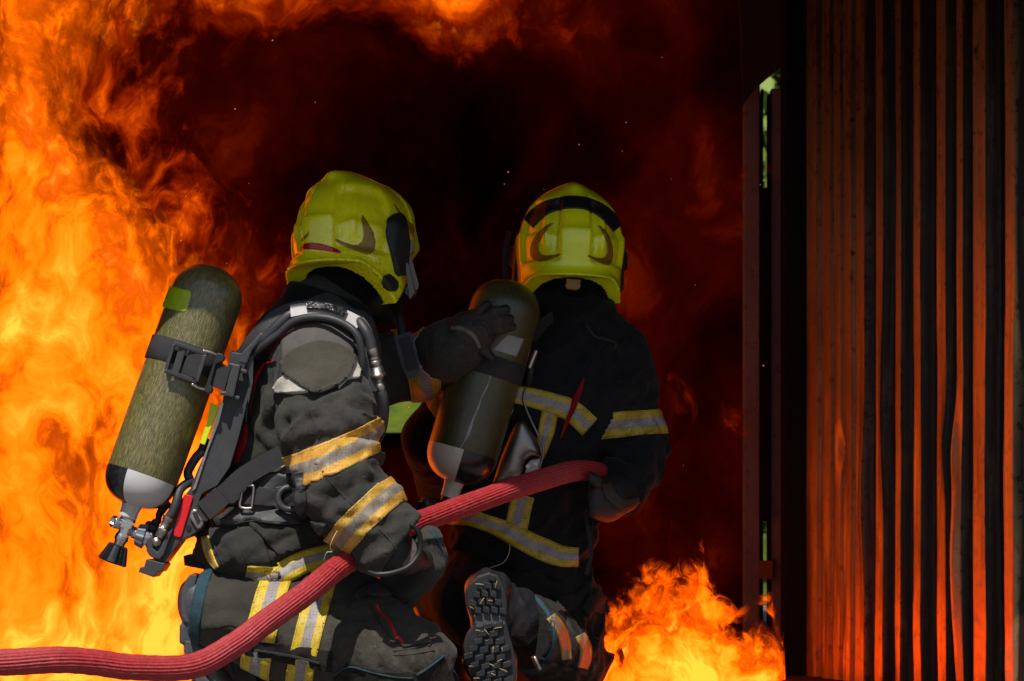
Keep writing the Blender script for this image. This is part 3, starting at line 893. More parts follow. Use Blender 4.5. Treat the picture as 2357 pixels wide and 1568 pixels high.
def corrugated(name, a, b, z0, z1, prof, mat, parent, thick=0.004, dents=(), nz=40, ridge=None):
    """sheet from a to b (plan points), prof = list of (t along in m, depth towards the room)"""
    a = np.array(a, float); b = np.array(b, float); d = (b - a) / np.linalg.norm(b - a); n = np.array([-d[1], d[0]])
    if n @ (np.array([0, 8]) - a) < 0: n = -n
    V, Fc = [], []
    m = len(prof)
    for j in range(nz + 1):
        z = z0 + (z1 - z0) * j / nz
        for i, (t, h) in enumerate(prof):
            wob = 0.010 * (vnoise(np.array([[t * 3.0, z * 1.6, 1.0]]), 5)[0] - 0.5) + 0.006 * (vnoise(np.array([[t * 9.0, z * 4, 3.0]]), 6)[0] - 0.5)
            tw = 0.010 * (vnoise(np.array([[t * 4.0, z * 1.3, 8.0]]), 7)[0] - 0.5)
            dd = sum(k * math.exp(-((t - tt) / rt) ** 2 - ((z - zz) / rz) ** 2) for tt, zz, rt, rz, k in dents)
            p = a + d * (t + tw) + n * (h + wob + dd)
            V.append((p[0], p[1], z))
    for j in range(nz):
        for i in range(m - 1):
            Fc.append((j * m + i, j * m + i + 1, (j + 1) * m + i + 1, (j + 1) * m + i))
    V = np.array(V); off = np.array([-n[0] * thick, -n[1] * thick, 0]); k = len(V)
    V2 = np.concatenate([V, V + off]); F2 = Fc + [tuple(q + k for q in f[::-1]) for f in Fc]
    mi = None
    if ridge is not None:
        row = [1 if (prof[i][1] > ridge and prof[i + 1][1] > ridge) else 0 for i in range(m - 1)]
        mi = (row * nz) * 2
    return mk(name, V2, F2, mat, parent, smooth=False, matidx=mi)

def regular_prof(L, pitch=0.278, depth=0.036):
    pr, t = [], 0.0
    while t < L:
        pr += [(t, 0), (t + 0.07, 0), (t + 0.138, depth), (t + 0.21, depth)]; t += pitch
    return [p for p in pr if p[0] <= L] + [(L, 0)]

# right wall: its ridges follow the photographed sheet, near end first
WA, WB = np.array([1.233, 6.28]), np.array([0.834, 7.40])
WL = np.linalg.norm(WB - WA); WD = (WB - WA) / WL; WN = np.array([WD[1] * -1, WD[0]])
if WN[0] > 0: WN = -WN
def wall_t(px):                        # where the sight line of a column meets the wall, along it
    k = (px - CX) / 6000.0
    return (k * WA[1] - WA[0]) / (WD[0] - k * WD[1])
RIBS = [(2338, 2366, .034), (2266, 2298, .034), (2226, 2244, .030), (2183, 2208, .034), (2128, 2148, .034), (2082, 2098, .030), (2036, 2056, .030), (1986, 2010, .026),
        (1954, 1974, .020), (1930, 1948, .018), (1902, 1924, .018), (1866, 1892, .016)]
def wall_sheet():
    ts = np.concatenate([np.arange(-0.78, 0, .012), np.arange(0, WL + .003, .0042)])
    zs = np.linspace(0, ZR, 150)
    T, Z = np.meshgrid(ts, zs)
    q = np.stack([T.ravel() * 3.0, Z.ravel() * 1.7, np.full(T.size, 2.0)], 1)
    warp = (.016 * (fbm(q, 5, 3) - .5)).reshape(T.shape)
    low = np.clip(1 - Z / .9, 0, 1)
    q2 = np.stack([T.ravel() * 26, Z.ravel() * 5, np.full(T.size, 5.0)], 1)
    crump = (.016 * (fbm(q2, 9, 4) - .5)).reshape(T.shape) * (.25 + low)
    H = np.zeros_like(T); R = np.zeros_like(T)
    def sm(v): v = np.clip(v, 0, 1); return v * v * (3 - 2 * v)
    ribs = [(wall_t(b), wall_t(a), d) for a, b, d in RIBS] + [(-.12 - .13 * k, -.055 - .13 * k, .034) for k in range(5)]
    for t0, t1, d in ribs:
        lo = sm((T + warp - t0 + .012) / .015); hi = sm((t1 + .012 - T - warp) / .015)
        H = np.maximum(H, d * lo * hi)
        R = np.maximum(R, sm((T + warp - t0 - .003) / .006) * sm((t1 + .008 - T - warp) / .008))  # ridge faces keep the light tone; slopes and troughs painted dark for shade
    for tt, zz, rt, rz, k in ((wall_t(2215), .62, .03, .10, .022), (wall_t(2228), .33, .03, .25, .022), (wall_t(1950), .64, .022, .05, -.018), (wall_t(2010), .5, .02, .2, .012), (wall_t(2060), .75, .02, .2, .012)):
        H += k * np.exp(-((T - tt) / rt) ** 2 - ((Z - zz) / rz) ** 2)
    # near the jamb the troughs get some of the painted lit tone as well
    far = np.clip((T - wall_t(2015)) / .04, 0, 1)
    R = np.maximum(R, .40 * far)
    R = R * (1 - .86 * sm((Z + warp * 8 - .80) / 1.05))  # dimmer light on the upper wall put into the colour as a darker tone
    Hh = H + crump * .5
    X = WA[0] + WD[0] * T + WN[0] * Hh; Y = WA[1] + WD[1] * T + WN[1] * Hh
    V = np.stack([X.ravel(), Y.ravel(), Z.ravel()], 1); n = len(V); m = len(ts)
    Fc = []
    for a in range(len(zs) - 1):
        for b in range(m - 1):
            o = a * m + b; Fc.append((o, o + 1, o + m + 1, o + m))
    back = V - np.array([WN[0], WN[1], 0]) * .004
    return np.concatenate([V, back]), Fc + [tuple(x + n for x in f[::-1]) for f in Fc], np.concatenate([R.ravel(), R.ravel()])
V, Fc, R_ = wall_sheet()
rw = mk("side_wall", V, Fc, M['wall'], box_, attrs={"lit_mask": R_})
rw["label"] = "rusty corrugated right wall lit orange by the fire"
# dark jamb that ends the wall, and the wall's outer side running on behind it
pj0, pj1 = P(1808, 0, 7.36)[0], P(1857, 0, 7.36)[0]
quadbox("door_jamb", (pj0, 7.36, 0.0), (pj1, 7.50, ZR), M['post'], box_, 0.004)
corrugated("side_wall", (XR - 0.02, 7.55), (XR - 0.02, YB), 0.0, ZR, regular_prof(YB - 7.55), M['soot'], box_, nz=8)
quadbox("wall_return", (pj1 + 0.002, 7.46, 0.0), (XR, 7.50, ZR), M['soot'], box_)
corrugated("side_wall", (XL, YF), (XL, YB), 0.0, ZR, regular_prof(YB - YF), M['soot'], box_, nz=8)
quadbox("roof", (XL - 0.05, YF, ZR + 0.002), (XR + 0.05, YB + 0.05, ZR + 0.06), M['soot'], box_)
quadbox("sky_blocker", (XL - 0.05, YF - 0.04, 1.64), (XR + 0.05, YF - 0.001, ZR + 0.06), M['soot'], box_)  # panel added out of view to keep skylight off wall and figures
quadbox("floor_plate", (XL - 0.05, 6.30, -0.006), (XR, YB, 0.004), M['floor'], box_)
# outer stretch of the right wall so the roof rests on something near the mouth
# back wall with a hatch low on the left and two door leaves on the right
YD = YB
hx0, hx1 = P(835, 0, YD)[0], P(975, 0, YD)[0]
hz1, hz0 = P(0, 880, YD)[2], P(0, 996, YD)[2]
dx0 = P(1708, 0, YD)[0]
corrugated("back_wall", (XL, YD), (hx0, YD), 0, ZR, regular_prof(hx0 - XL), M['soot'], box_, nz=8)
corrugated("back_wall", (hx1, YD), (dx0, YD), 0, ZR, regular_prof(dx0 - hx1), M['soot'], box_, nz=8)
quadbox("back_wall", (hx0, YD, 0), (hx1, YD + 0.04, hz0), M['soot'], box_)
quadbox("back_wall", (hx0, YD, hz1), (hx1, YD + 0.04, ZR), M['soot'], box_)
quadbox("wall_post", (hx0 - 0.05, YD + 0.045, 0), (hx0 + 0.004, YD + 0.07, ZR), M['soot'], box_)
quadbox("wall_post", (hx1 - 0.004, YD + 0.045, 0), (hx1 + 0.05, YD + 0.07, ZR), M['soot'], box_)
quadbox("wall_post", (dx0 - 0.06, YD + 0.045, 0), (dx0 + 0.02, YD + 0.07, ZR), M['soot'], box_)
quadbox("top_rail", (XL, YD + 0.075, ZR - 0.25), (dx0, YD + 0.10, ZR), M['soot'], box_)
# grey door leaves standing inside the mouth of that opening; daylight in the gap between them
YD = 8.25
zt = P(0, 206, YD)[2]
def leaf(p0, p1, ztop, zbot=0.0):
    x0, x1 = P(p0, 0, YD)[0], P(p1, 0, YD)[0]
    bm1 = bmesh.new(); bmesh.ops.create_cube(bm1, size=1)
    for v in bm1.verts: v.co = Vector((x0 + (v.co.x + .5) * (x1 - x0), YD - 0.02 + (v.co.y + .5) * 0.04, zbot + (v.co.z + .5) * (ztop - zbot)))
    bmesh.ops.bevel(bm1, geom=list(bm1.edges), offset=0.004, segments=1, affect='EDGES')
    return mk_bm("door_leaf", bm1, M['door'], box_)
l1 = leaf(1710, 1748, zt + 0.02); l2 = leaf(1773, 1840, zt)
for lf, (g0, g1) in ((l1, (1748.5, 1755)), (l2, (1766, 1772.5))):     # black rubber edges of the gap
    x0, x1 = P(g0, 0, YD)[0], P(g1, 0, YD)[0]
    quadbox("rubber_seal", (x0, YD - 0.025, 0), (x1, YD + 0.02, zt - 0.02), M['post'], lf)
quadbox("lock_keeper", (P(1744, 0, YD)[0], YD - 0.06, P(0, 1332, YD)[2]), (P(1776, 0, YD)[0], YD - 0.026, P(0, 1290, YD)[2]), M['rusty'], l2, 0.004)
quadbox("lock_bar", (P(1753, 0, YD)[0], YD - 0.05, P(0, 1200, YD)[2]), (P(1768, 0, YD)[0], YD - 0.012, P(0, 436, YD)[2]), M['post'], l1, 0.003)
bm = plate_bm([(1700, -80), (1870, -80), (1870, 130), (1808, 146), (1790, 158), (1752, 190), (1735, 206), (1712, 240)], YD - 0.10, 0.05, 0.0)
mk_bm("door_head", bm, M['soot'], box_)
bm = plate_bm([(1752, 206), (1758, 206), (1757, 240), (1754, 340), (1757, 440), (1752, 470)], YD - 0.012, 0.02, 0.0)
mk_bm("rubber_seal", bm, M['post'], l1)

# ------------------------------------------------------------------ fire
def seg_heat(px, py, lobes):
    h = np.zeros_like(px)
    for (x0, y0, x1, y1, r0, r1, s) in lobes:
        dx, dy = x1 - x0, y1 - y0
        t = np.clip(((px - x0) * dx + (py - y0) * dy) / max(dx * dx + dy * dy, 1e-6), 0, 1)
        d = np.hypot(px - x0 - t * dx, py - y0 - t * dy) / (r0 + (r1 - r0) * t)
        h = h + s * 1.1 * np.exp(-d * d)
    return h

def flame_body(name, x0, x1, y0, y1, Y, thick, lobes, heat_fn, seed, mat, parent=None, step=14, lean=0.0, base=None):
    """billowing closed body of flame: a front and a back surface that meet at its ragged rim"""
    nx, ny = int((x1 - x0) / step) + 1, int((y1 - y0) / step) + 1
    gx, gy = np.meshgrid(np.linspace(x0, x1, nx), np.linspace(y0, y1, ny))
    px, py = gx.ravel(), gy.ravel()
    heat = heat_fn(px, py)
    bodyk = np.clip(heat * 1.6, 0, 1) ** 0.6
    q = np.stack([px / 230.0, py / 300.0, np.full_like(px, seed)], 1)
    b1 = fbm(q, seed, 4) - 0.5; b2 = fbm(q * 1.1 + 9, seed + 3, 4) - 0.5
    Vs, Hs = [], []
    for sgn, bb in ((-1, b1), (1, b2)):
        yy = Y + lean * (py - 800) / 1000.0 + sgn * thick * 0.5 * bodyk * (0.6 + 0.8 * (bb + 0.5)) + 0.12 * b1 * (1 if sgn < 0 else 0.6)
        k = yy / 6000.0
        Vs.append(np.stack([(px - CX) * Y / 6000.0, yy, CAM_Z - (py - HOR) * Y / 6000.0], 1))
        Hs.append(heat if sgn < 0 else heat - 0.05)
    n = nx * ny
    Fc = []
    for j in range(ny - 1):
        for i in range(nx - 1):
            a = j * nx + i
            if max(heat[a], heat[a + 1], heat[a + nx], heat[a + nx + 1]) <= 0.0: continue
            Fc.append((a, a + nx, a + nx + 1, a + 1))
            Fc.append((n + a, n + a + 1, n + a + nx + 1, n + a + nx))
    V = np.concatenate(Vs); V[:, 2] = np.maximum(V[:, 2], 0.006)
    used = np.unique(np.array(Fc).ravel()); mp = -np.ones(len(V), int); mp[used] = np.arange(len(used))
    return mk(name, V[used], [tuple(mp[list(f)]) for f in Fc], mat, parent, attrs={"burn": np.concatenate(Hs)[used]}, base=base)

EDGE_Y = [-120, 0, 60, 130, 200, 280, 350, 430, 520, 640, 800, 1000, 1200, 1400, 1700]
EDGE_X = [400, 385, 300, 255, 240, 235, 275, 345, 470, 545, 620, 700, 900, 1010, 1050]
def heat_left(px, py, shift=0.0, soft=170.0, lift=0.0):
    xe = np.interp(py, EDGE_Y, EDGE_X) + shift
    h = np.clip((xe - px) / soft, -0.5, 1.0) * 0.57
    core = 0.15 * np.clip((py - 600) / 800.0, 0, 1) + 0.12 * np.exp(-(((px - 40) / 90) ** 2 + ((py - 1100) / 300) ** 2)) \
        + 0.26 * np.exp(-(((px - 200) / 190) ** 2 + ((py - 1490) / 110) ** 2)) + 0.14 * np.exp(-(((px - 230) / 120) ** 2 + ((py - 640) / 120) ** 2)) \
        + 0.14 * np.exp(-(((px - 130) / 80) ** 2 + ((py - 130) / 160) ** 2)) + 0.10 * np.exp(-(((px - 60) / 120) ** 2 + ((py - 720) / 160) ** 2))
    left = np.clip((px + 20) / 60.0, 0, 1)
    lcut = np.where(py < 700, (1 - left) * 0.45, (1 - left) * 0.2)
    return h + core * np.clip((xe - px) / soft, 0, 1) + lift - lcut - .9 * np.clip((-210 - px) / 190.0, 0, 1)

M['flame_a'] = flame_mat("flame_front", 3.4, 0.72, 0.42, seed=1.0)
M['flame_b'] = flame_mat("flame_mid", 3.0, 0.7, 0.45, seed=4.0)
M['flame_c'] = flame_mat("flame_back", 2.4, 0.7, 0.5, gain=0.8, seed=8.0)
fire1 = thing("fire", (-1.1, 7.3, 0), "tall wall of orange and yellow flames left of the kneeling firefighters", "fire")
flame_body("flame_sheet", -420, 1060, -120, 1640, 7.05, 0.22, None, lambda x, y: heat_left(x, y, -60), 1, M['flame_a'], fire1)
flame_body("flame_sheet", -430, 1080, -130, 1600, 7.40, 0.26, None, lambda x, y: heat_left(x, y, 0, 200), 2, M['flame_b'], fire1)
flame_body("flame_sheet", -440, 1100, -130, 1560, 7.85, 0.30, None, lambda x, y: heat_left(x, y, 60, 230, 0.05), 3, M['flame_c'], fire1)

DIM = [(0.0, (0, 0, 0)), (0.12, (0.006, 0.0001, 0)), (0.3, (0.055, 0.0016, 0)), (0.5, (0.22, 0.011, 0.0)), (0.7, (0.55, 0.05, 0.0008)), (0.9, (1.1, 0.15, 0.002)), (1.0, (1.4, 0.25, 0.004))]
M['flame_dim'] = flame_mat("dull_red_flame", 1.7, 0.75, 0.6, stops=DIM, alo=0.05, ahi=0.35, seed=12.0)
def heat_wisp(px, py):
    L = [(380, 40, 300, 250, 110, 100, .17), (520, 0, 300, 50, 110, 90, .13), (330, 250, 420, 480, 130, 130, .22), (420, 480, 540, 640, 120, 120, .30),
         (290, 330, 260, 430, 100, 100, .10)]
    return seg_heat(px, py, L) - 0.02
M['flame_w1'] = flame_mat("ragged_red_flame", 2.9, 0.8, 0.45, stops=DIM, alo=0.10, ahi=0.5, seed=12.0, contrast=1.25)
flame_body("flame_wisp", 60, 800, -120, 800, 7.7, 0.25, None, lambda x, y: heat_wisp(x, y) * 1.15, 5, M['flame_w1'], fire1)

fire2 = thing("fire", (-0.1, 9.2, 2.3), "dull orange flames rolling under the container roof above the helmets", "fire")
def heat_roof(px, py):
    L = [(1050, -20, 1060, 20, 120, 100, .27), (960, -60, 1180, -50, 140, 140, .24), (640, -60, 760, -50, 110, 90, .36), (560, -40, 620, 0, 110, 70, .22), (820, -60, 900, -40, 120, 100, .20),
         (880, 30, 1280, 30, 90, 90, .20), (380, -60, 520, -20, 140, 110, .42), (1060, 60, 1110, 120, 80, 50, .22)]
    return seg_heat(px, py, L) - 0.02
M['flame_roof'] = flame_mat("roof_flame", 2.3, 1.0, 0.45, stops=DIM, gain=0.95, alo=0.05, ahi=0.4, seed=15.0)
flame_body("flame_sheet", 150, 1500, -240, 260, 8.9, 0.35, None, heat_roof, 6, M['flame_roof'], fire2)

fire3 = thing("fire", (0.45, 7.9, 0), "low orange flames licking up beside the rear firefighter in front of the dark jamb", "fire")
def heat_right(px, py, sh=0.0):
    fade = np.clip((1806 - px) / 22.0, 0, 1)
    top = np.interp(px, [1330, 1390, 1440, 1500, 1545, 1580, 1612, 1640, 1700, 1760, 1830], [1540, 1395, 1335, 1305, 1320, 1290, 1235, 1350, 1425, 1385, 1390]) + sh
    h = np.clip((py - top) / 170.0, -0.5, 1.0) * 0.50 - (1 - fade) * .25
    core = 0.22 * np.clip((py - 1470) / 90.0, 0, 1) * fade + 0.30 * np.exp(-(((px - 1600) / 120) ** 2 + ((py - 1560) / 70) ** 2)) + 0.12 * np.exp(-(((px - 1480) / 90) ** 2 + ((py - 1480) / 70) ** 2))
    return h + core
HOT = [(0.0, (0, 0, 0)), (0.10, (0.012, 0.0004, 0)), (0.25, (0.22, 0.014, 0.0)), (0.40, (1.1, 0.115, 0.001)), (0.56, (3.6, 0.26, 0.002)), (0.74, (6.5, 0.42, 0.012)), (0.90, (7, 0.58, 0.035)), (1.0, (7.5, 0.76, 0.05))]
M['flame_r'] = flame_mat("low_flame", 4.8, 0.85, 0.36, contrast=1.35, seed=21.0, stops=HOT)
M['flame_r2'] = flame_mat("low_flame_back", 3.8, 0.8, 0.40, contrast=1.2, gain=0.8, seed=26.0, stops=HOT)
flame_body("flame_sheet", 1320, 1799, 1180, 1680, 6.46, 0.12, None, lambda x, y: heat_right(x, y, 40), 11, M['flame_r'], fire3, step=10)
flame_body("flame_sheet", 1320, 1799, 1160, 1660, 6.80, 0.2, None, lambda x, y: heat_right(x, y, -25), 12, M['flame_r'], fire3, step=10)
flame_body("flame_sheet", 1300, 1799, 1140, 1640, 7.25, 0.25, None, lambda x, y: heat_right(x, y, -50) - 0.04, 13, M['flame_r2'], fire3, step=10)

M['flame_wisp'] = flame_mat("thin_red_flame", 3.4, 0.8, 0.5, stops=DIM, alo=0.18, ahi=0.6, seed=41.0, contrast=1.3)
def heat_curl(px, py):
    L = [(1430, 640, 1450, 720, 60, 70, .26), (1500, 560, 1540, 900, 60, 60, .08), (1440, 760, 1480, 960, 60, 60, .18), (1620, 400, 1780, 390, 34, 24, .34), (1480, 1240, 1420, 1300, 60, 60, .34), (1520, 1200, 1500, 1250, 30, 30, .3), (1700, 900, 1680, 1300, 40, 60, .14), (1550, 950, 1560, 1150, 50, 60, .16)]
    return seg_heat(px, py, L) * .72 - 0.04
flame_body("flame_wisp", 1330, 1799, 330, 1400, 7.9, 0.2, None, heat_curl, 19, M['flame_wisp'], fire3)

# glowing specks drifting in the smoke
sp_g = []
r_s = random.Random(11)
for k in range(36):
    c_s = P(r_s.uniform(250, 1780), r_s.uniform(-20, 1100), r_s.uniform(6.6, 9.2)); ra = r_s.choice([.0007, .0009, .0012, .0016])
    o8 = np.array([(1, 0, 0), (-1, 0, 0), (0, 1, 0), (0, -1, 0), (0, 0, 1.4), (0, 0, -1.4)]) * ra + c_s
    sp_g.append((o8, [(0, 2, 4), (2, 1, 4), (1, 3, 4), (3, 0, 4), (2, 0, 5), (1, 2, 5), (3, 1, 5), (0, 3, 5)]))
V, Fc = merge(sp_g)
te = NT("glowing_ember"); em_ = te.add("ShaderNodeEmission", i_Color=(1.0, 0.30, 0.14, 1), i_Strength=1.0); te.l.new(em_.outputs[0], te.out.inputs[0])
tag(mk("embers", V, Fc, te.m, None, base=(0, 8, 1)), "tiny glowing specks drifting through the dark smoke", "embers", kind="stuff")

# smoke that glows dull red inside the chamber
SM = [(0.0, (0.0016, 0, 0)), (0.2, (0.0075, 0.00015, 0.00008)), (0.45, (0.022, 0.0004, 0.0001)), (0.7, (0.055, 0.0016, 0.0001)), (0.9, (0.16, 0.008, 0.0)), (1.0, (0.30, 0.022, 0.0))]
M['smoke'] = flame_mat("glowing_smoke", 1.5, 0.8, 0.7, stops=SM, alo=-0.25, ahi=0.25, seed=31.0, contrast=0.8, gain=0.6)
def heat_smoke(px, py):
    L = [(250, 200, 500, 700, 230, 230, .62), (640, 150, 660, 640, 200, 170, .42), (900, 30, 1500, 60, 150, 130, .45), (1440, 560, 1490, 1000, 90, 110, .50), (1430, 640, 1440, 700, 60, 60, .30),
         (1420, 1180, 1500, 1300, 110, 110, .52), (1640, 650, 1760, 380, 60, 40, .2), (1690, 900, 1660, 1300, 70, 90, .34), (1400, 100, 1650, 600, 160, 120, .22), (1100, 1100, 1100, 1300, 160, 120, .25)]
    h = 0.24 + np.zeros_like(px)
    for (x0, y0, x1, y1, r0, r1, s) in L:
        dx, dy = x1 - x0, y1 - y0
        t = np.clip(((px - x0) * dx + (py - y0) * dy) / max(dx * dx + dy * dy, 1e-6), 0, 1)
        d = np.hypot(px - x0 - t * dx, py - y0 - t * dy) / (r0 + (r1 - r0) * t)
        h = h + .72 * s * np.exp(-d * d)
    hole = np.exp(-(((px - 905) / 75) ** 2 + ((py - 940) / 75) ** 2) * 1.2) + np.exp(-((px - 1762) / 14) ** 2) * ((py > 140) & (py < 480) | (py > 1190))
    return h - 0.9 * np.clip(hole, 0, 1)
sm_o = flame_body("smoke", -100, 1900, -160, 1560, 9.6, 0.5, None, heat_smoke, 17, M['smoke'], None, step=20, base=(0, 9.6, 0.5))
tag(sm_o, "dark smoke glowing dull red in the depth of the container", "smoke", kind="stuff")
# ------------------------------------------------------------------ more builders used by the figures
def drape_strip(name, pts, width, bvh, mat, parent=None, off=0.003, thick=0.004, n=10, m=8, maxjump=0.06):
    """long strip lying on a surface: centre line and width in view pixels"""
    p = catmull([(x, y, 0) for x, y in pts], n)[:, :2]
    T = np.gradient(p, axis=0); T /= np.linalg.norm(T, axis=1)[:, None]
    S = np.stack([-T[:, 1], T[:, 0]], 1)
    W = np.atleast_1d(np.asarray(width, float)); w = np.interp(np.linspace(0, 1, len(p)), np.linspace(0, 1, len(W)), W)
    V, N, t, uv = [], [], [], []
    L = np.concatenate([[0], np.cumsum(np.linalg.norm(np.diff(p, axis=0), axis=1))])
    last = None
    for i in range(len(p)):
        for j in range(m + 1):
            q = p[i] + S[i] * w[i] * (j / m - 0.5)
            loc, nor, _, _ = hit(bvh, q[0], q[1])
            if loc is None:
                V.append(None); N.append(None)
            else:
                V.append(np.array(loc)); N.append(np.array(nor))
            t.append(j / m); uv.append((j / m, L[i] / 100.0))
    g = [i for i in range(len(V)) if V[i] is not None]
    if not g:
        print('STRIP MISS', name, pts[:2]); return None
    pq = [p[i // (m + 1)] + S[i // (m + 1)] * w[i // (m + 1)] * ((i % (m + 1)) / m - 0.5) for i in range(len(V))]
    ga = np.array([pq[i] for i in g])
    for i in range(len(V)):
        if V[i] is None:
            j = g[int(np.argmin(((ga - pq[i]) ** 2).sum(1)))]
            V[i] = P(pq[i][0], pq[i][1], V[j][1]); N[i] = N[j]
    V = np.array(V); N = np.array(N)
    k = m + 1
    Ng = N.reshape(len(p), k, 3).copy()
    for _ in range(3):
        A = Ng.copy()
        A[1:] += Ng[:-1]; A[:-1] += Ng[1:]; A[:, 1:] += Ng[:, :-1]; A[:, :-1] += Ng[:, 1:]
        Ng = A / np.linalg.norm(A, axis=2)[:, :, None]
    # bridge over narrow hollows: let the strip keep a smooth depth
    Yg = V[:, 1].reshape(len(p), k)
    Ys = Yg.copy()
    for _ in range(2):
        A = Ys.copy(); c = np.ones_like(Ys)
        A[1:] += Ys[:-1]; c[1:] += 1; A[:-1] += Ys[1:]; c[:-1] += 1
        Ys = np.minimum(Yg, A / c)
    dy = (Ys - Yg).ravel()
    V = CAMP_NP + (V - CAMP_NP) * ((V[:, 1] + dy) / V[:, 1])[:, None]
    N = Ng.reshape(-1, 3)
    top = V + N * off; bot = V + N * (off - thick)
    c = len(V)
    Fc = []
    for i in range(len(p) - 1):
        for j in range(m):
            a = i * k + j
            Fc.append((a, a + 1, a + k + 1, a + k))
    e1 = top[Fc[0][1]] - top[Fc[0][0]]; e2 = top[Fc[0][3]] - top[Fc[0][0]]
    fl = np.cross(e1, e2) @ N[0] < 0
    rim = [(i * k, (i + 1) * k) for i in range(len(p) - 1)] + [((i + 1) * k + m, i * k + m) for i in range(len(p) - 1)] \
        + [(j + 1, j) for j in range(m)] + [((len(p) - 1) * k + j, (len(p) - 1) * k + j + 1) for j in range(m)]
    Fc2 = [f[::-1] if fl else f for f in Fc] + [((a, b, b + c, a + c) if not fl else (b, a, a + c, b + c)) for a, b in rim]
    return mk(name, np.concatenate([top, bot]), Fc2, mat, parent, attrs={"across": np.array(t + t)}, uv=np.array(uv + uv))
CAMP_NP = np.array([0, 0, CAM_Z])

def seam(name, pts, bvh, mat, parent, w=3.0, off=0.0035):
    if name == 'stitching': w, off = w * .6, .0012
    return drape_strip(name, pts, w, bvh, mat, parent, off=off, thick=0.004, n=6, m=2)

def fingers_geo(F, chains, k=0.006):
    for ch in chains:
        for (a, b, ra, rb) in ch:
            F.add(F.cap(a, b, ra, rb), k)

def helmet(parent, C, f, u, s, mat, zr=-.082, knob=1.0, ztip=-.15):
    """shell in its own frame: x forward, y to the wearer's left, z up"""
    f = nrm(f); u = np.asarray(u, float); u = nrm(u - f * (u @ f)); l = np.cross(u, f)
    F = Field((-.215, -.165, -.185), (.235, .165, .215), .0038)
    X, Y, Z = F.X, F.Y, F.Z
    D = F.ell((0.0, 0, 0.02), (.160, .129, .139))
    up = Z - 0.01
    # skirt below the widest line: nearly straight down
    e = (np.sqrt((X / .158) ** 2 + (Y / .128) ** 2) - 1) * .128
    skirt = np.maximum(e, np.maximum(Z - 0.02, -(Z + .18)))
    F.D = D; F.add(skirt, .03)
    F.add(F.ell((.085, 0, .080), (.095, .10, .068)), .03)          # front crown
    F.add(F.ell((.03, 0, .143), (.115, .020, .014 + .006 * knob)), .026)         # comb
    F.add(F.ell((.105, 0, .106), (.035, .022, .026 + .010 * knob)), .024)         # boss at the front of the comb
    F.add(F.ell((.135, 0, .015), (.062, .098, .042)), .03)         # brow peak
    base = F.D.copy()
    # rear relief: two panels pressed in either side of a standing rib
    az = np.degrees(np.arctan2(Y, -X))                              # 0 at the back, +-90 at the sides
    el = Z
    def sm(v, a, b): 
        t = np.clip((v - a) / (b - a), 0, 1); return t * t * (3 - 2 * t)
    aa = np.abs(az)
    pan = sm(aa, 12, 17) * (1 - sm(aa, 62, 72)) * sm(el, -.055, -.038) * (1 - sm(el, .085, .115))
    F.D = F.D + .0115 * pan
    rib = sm(aa, 15.5, 18) * (1 - sm(aa, 19, 21.5)) * sm(el, -.03, -.01) * (1 - sm(el, .10, .13))
    F.D = F.D + .0045 * rib
    ridge = np.exp(-((aa - 30 - 60 * np.clip(el - .02, 0, 1)) / 3.2) ** 2) * sm(el, -.03, 0) * (1 - sm(el, .07, .11))
    F.D = F.D - .0050 * ridge
    # seam between the rear shell and the front shell, running over the top from ear to ear
    sl = X - .035 + .30 * (Z - .165) * (Z < .165)
    F.D = F.D - .0030 * sm(sl, -.003, .003) * sm(Z, .03, .06)
    # flare of the lower rim
    zc = zr + (ztip - zr) * np.clip((X + .13) / .11, 0, 1) ** 1.4
    edge = np.clip(1 - (Z - zc) / .030, 0, 1)
    rear = np.clip((-.03 - X) / .09, 0.12, 1)
    F.D = F.D - .014 * edge ** 2 * rear
    outer = F.D.copy()
    inner = base + .030
    F.D = np.maximum(outer, -inner)
    F.cut(-(Z - zc))
    # face opening
    F.cut(-np.maximum(-(X - (Z - ztip - .02)), Z - .012))
    V, Fc = F.mesh()
    V = smooth_mesh(V, Fc, 2, 0.5)
    R = np.stack([f, l, u], 1)
    W = (V * s) @ R.T + C
    cc = V[Fc].mean(1); gi = np.clip(((cc - F.lo) / F.h).round().astype(int), 0, np.array(base.shape) - 1)
    o = mk("helmet", W, Fc, [mat, M['hood']], parent, matidx=((base[gi[:, 0], gi[:, 1], gi[:, 2]] < -.009) & ((np.cross(V[Fc[:, 1]] - V[Fc[:, 0]], V[Fc[:, 2]] - V[Fc[:, 0]]) * (cc - [0, 0, .01])).sum(1) < 0)).astype(int))
    def loc(x, y, z): return np.asarray(C) + R @ (np.array([x, y, z]) * s)
    return o, loc, R

def creases(F, lines, r=.010, sink=.004, k=.016):
    """standing folds of cloth along lines seen on the garment"""
    V, Fc = F.mesh(); bv = BVHTree.FromPolygons([Vector(v) for v in V], [tuple(int(i) for i in f) for f in Fc])
    for ln in lines:
        p = catmull([(x, y, 0) for x, y in ln], 6)[:, :2]; q = []
        for i, (x, y) in enumerate(p):
            loc, nor, _, _ = hit(bv, x, y)
            if loc is not None: q.append((np.array(loc) - np.array(nor) * sink, i / (len(p) - 1)))
        for (a, ta), (b, tb) in zip(q, q[1:]):
            if np.linalg.norm(b - a) < .03:
                ra, rb = [max(.003, r * math.sin(math.pi * min(max(t, .06), .94)) ** .5) for t in (ta, tb)]
                F.add(F.cap(a, b, ra, rb), k)

# ================================================================== the kneeling firefighter in front
def ffbase(px, Y): 
    b = P(px, 1640, Y); b[2] = 0; return b

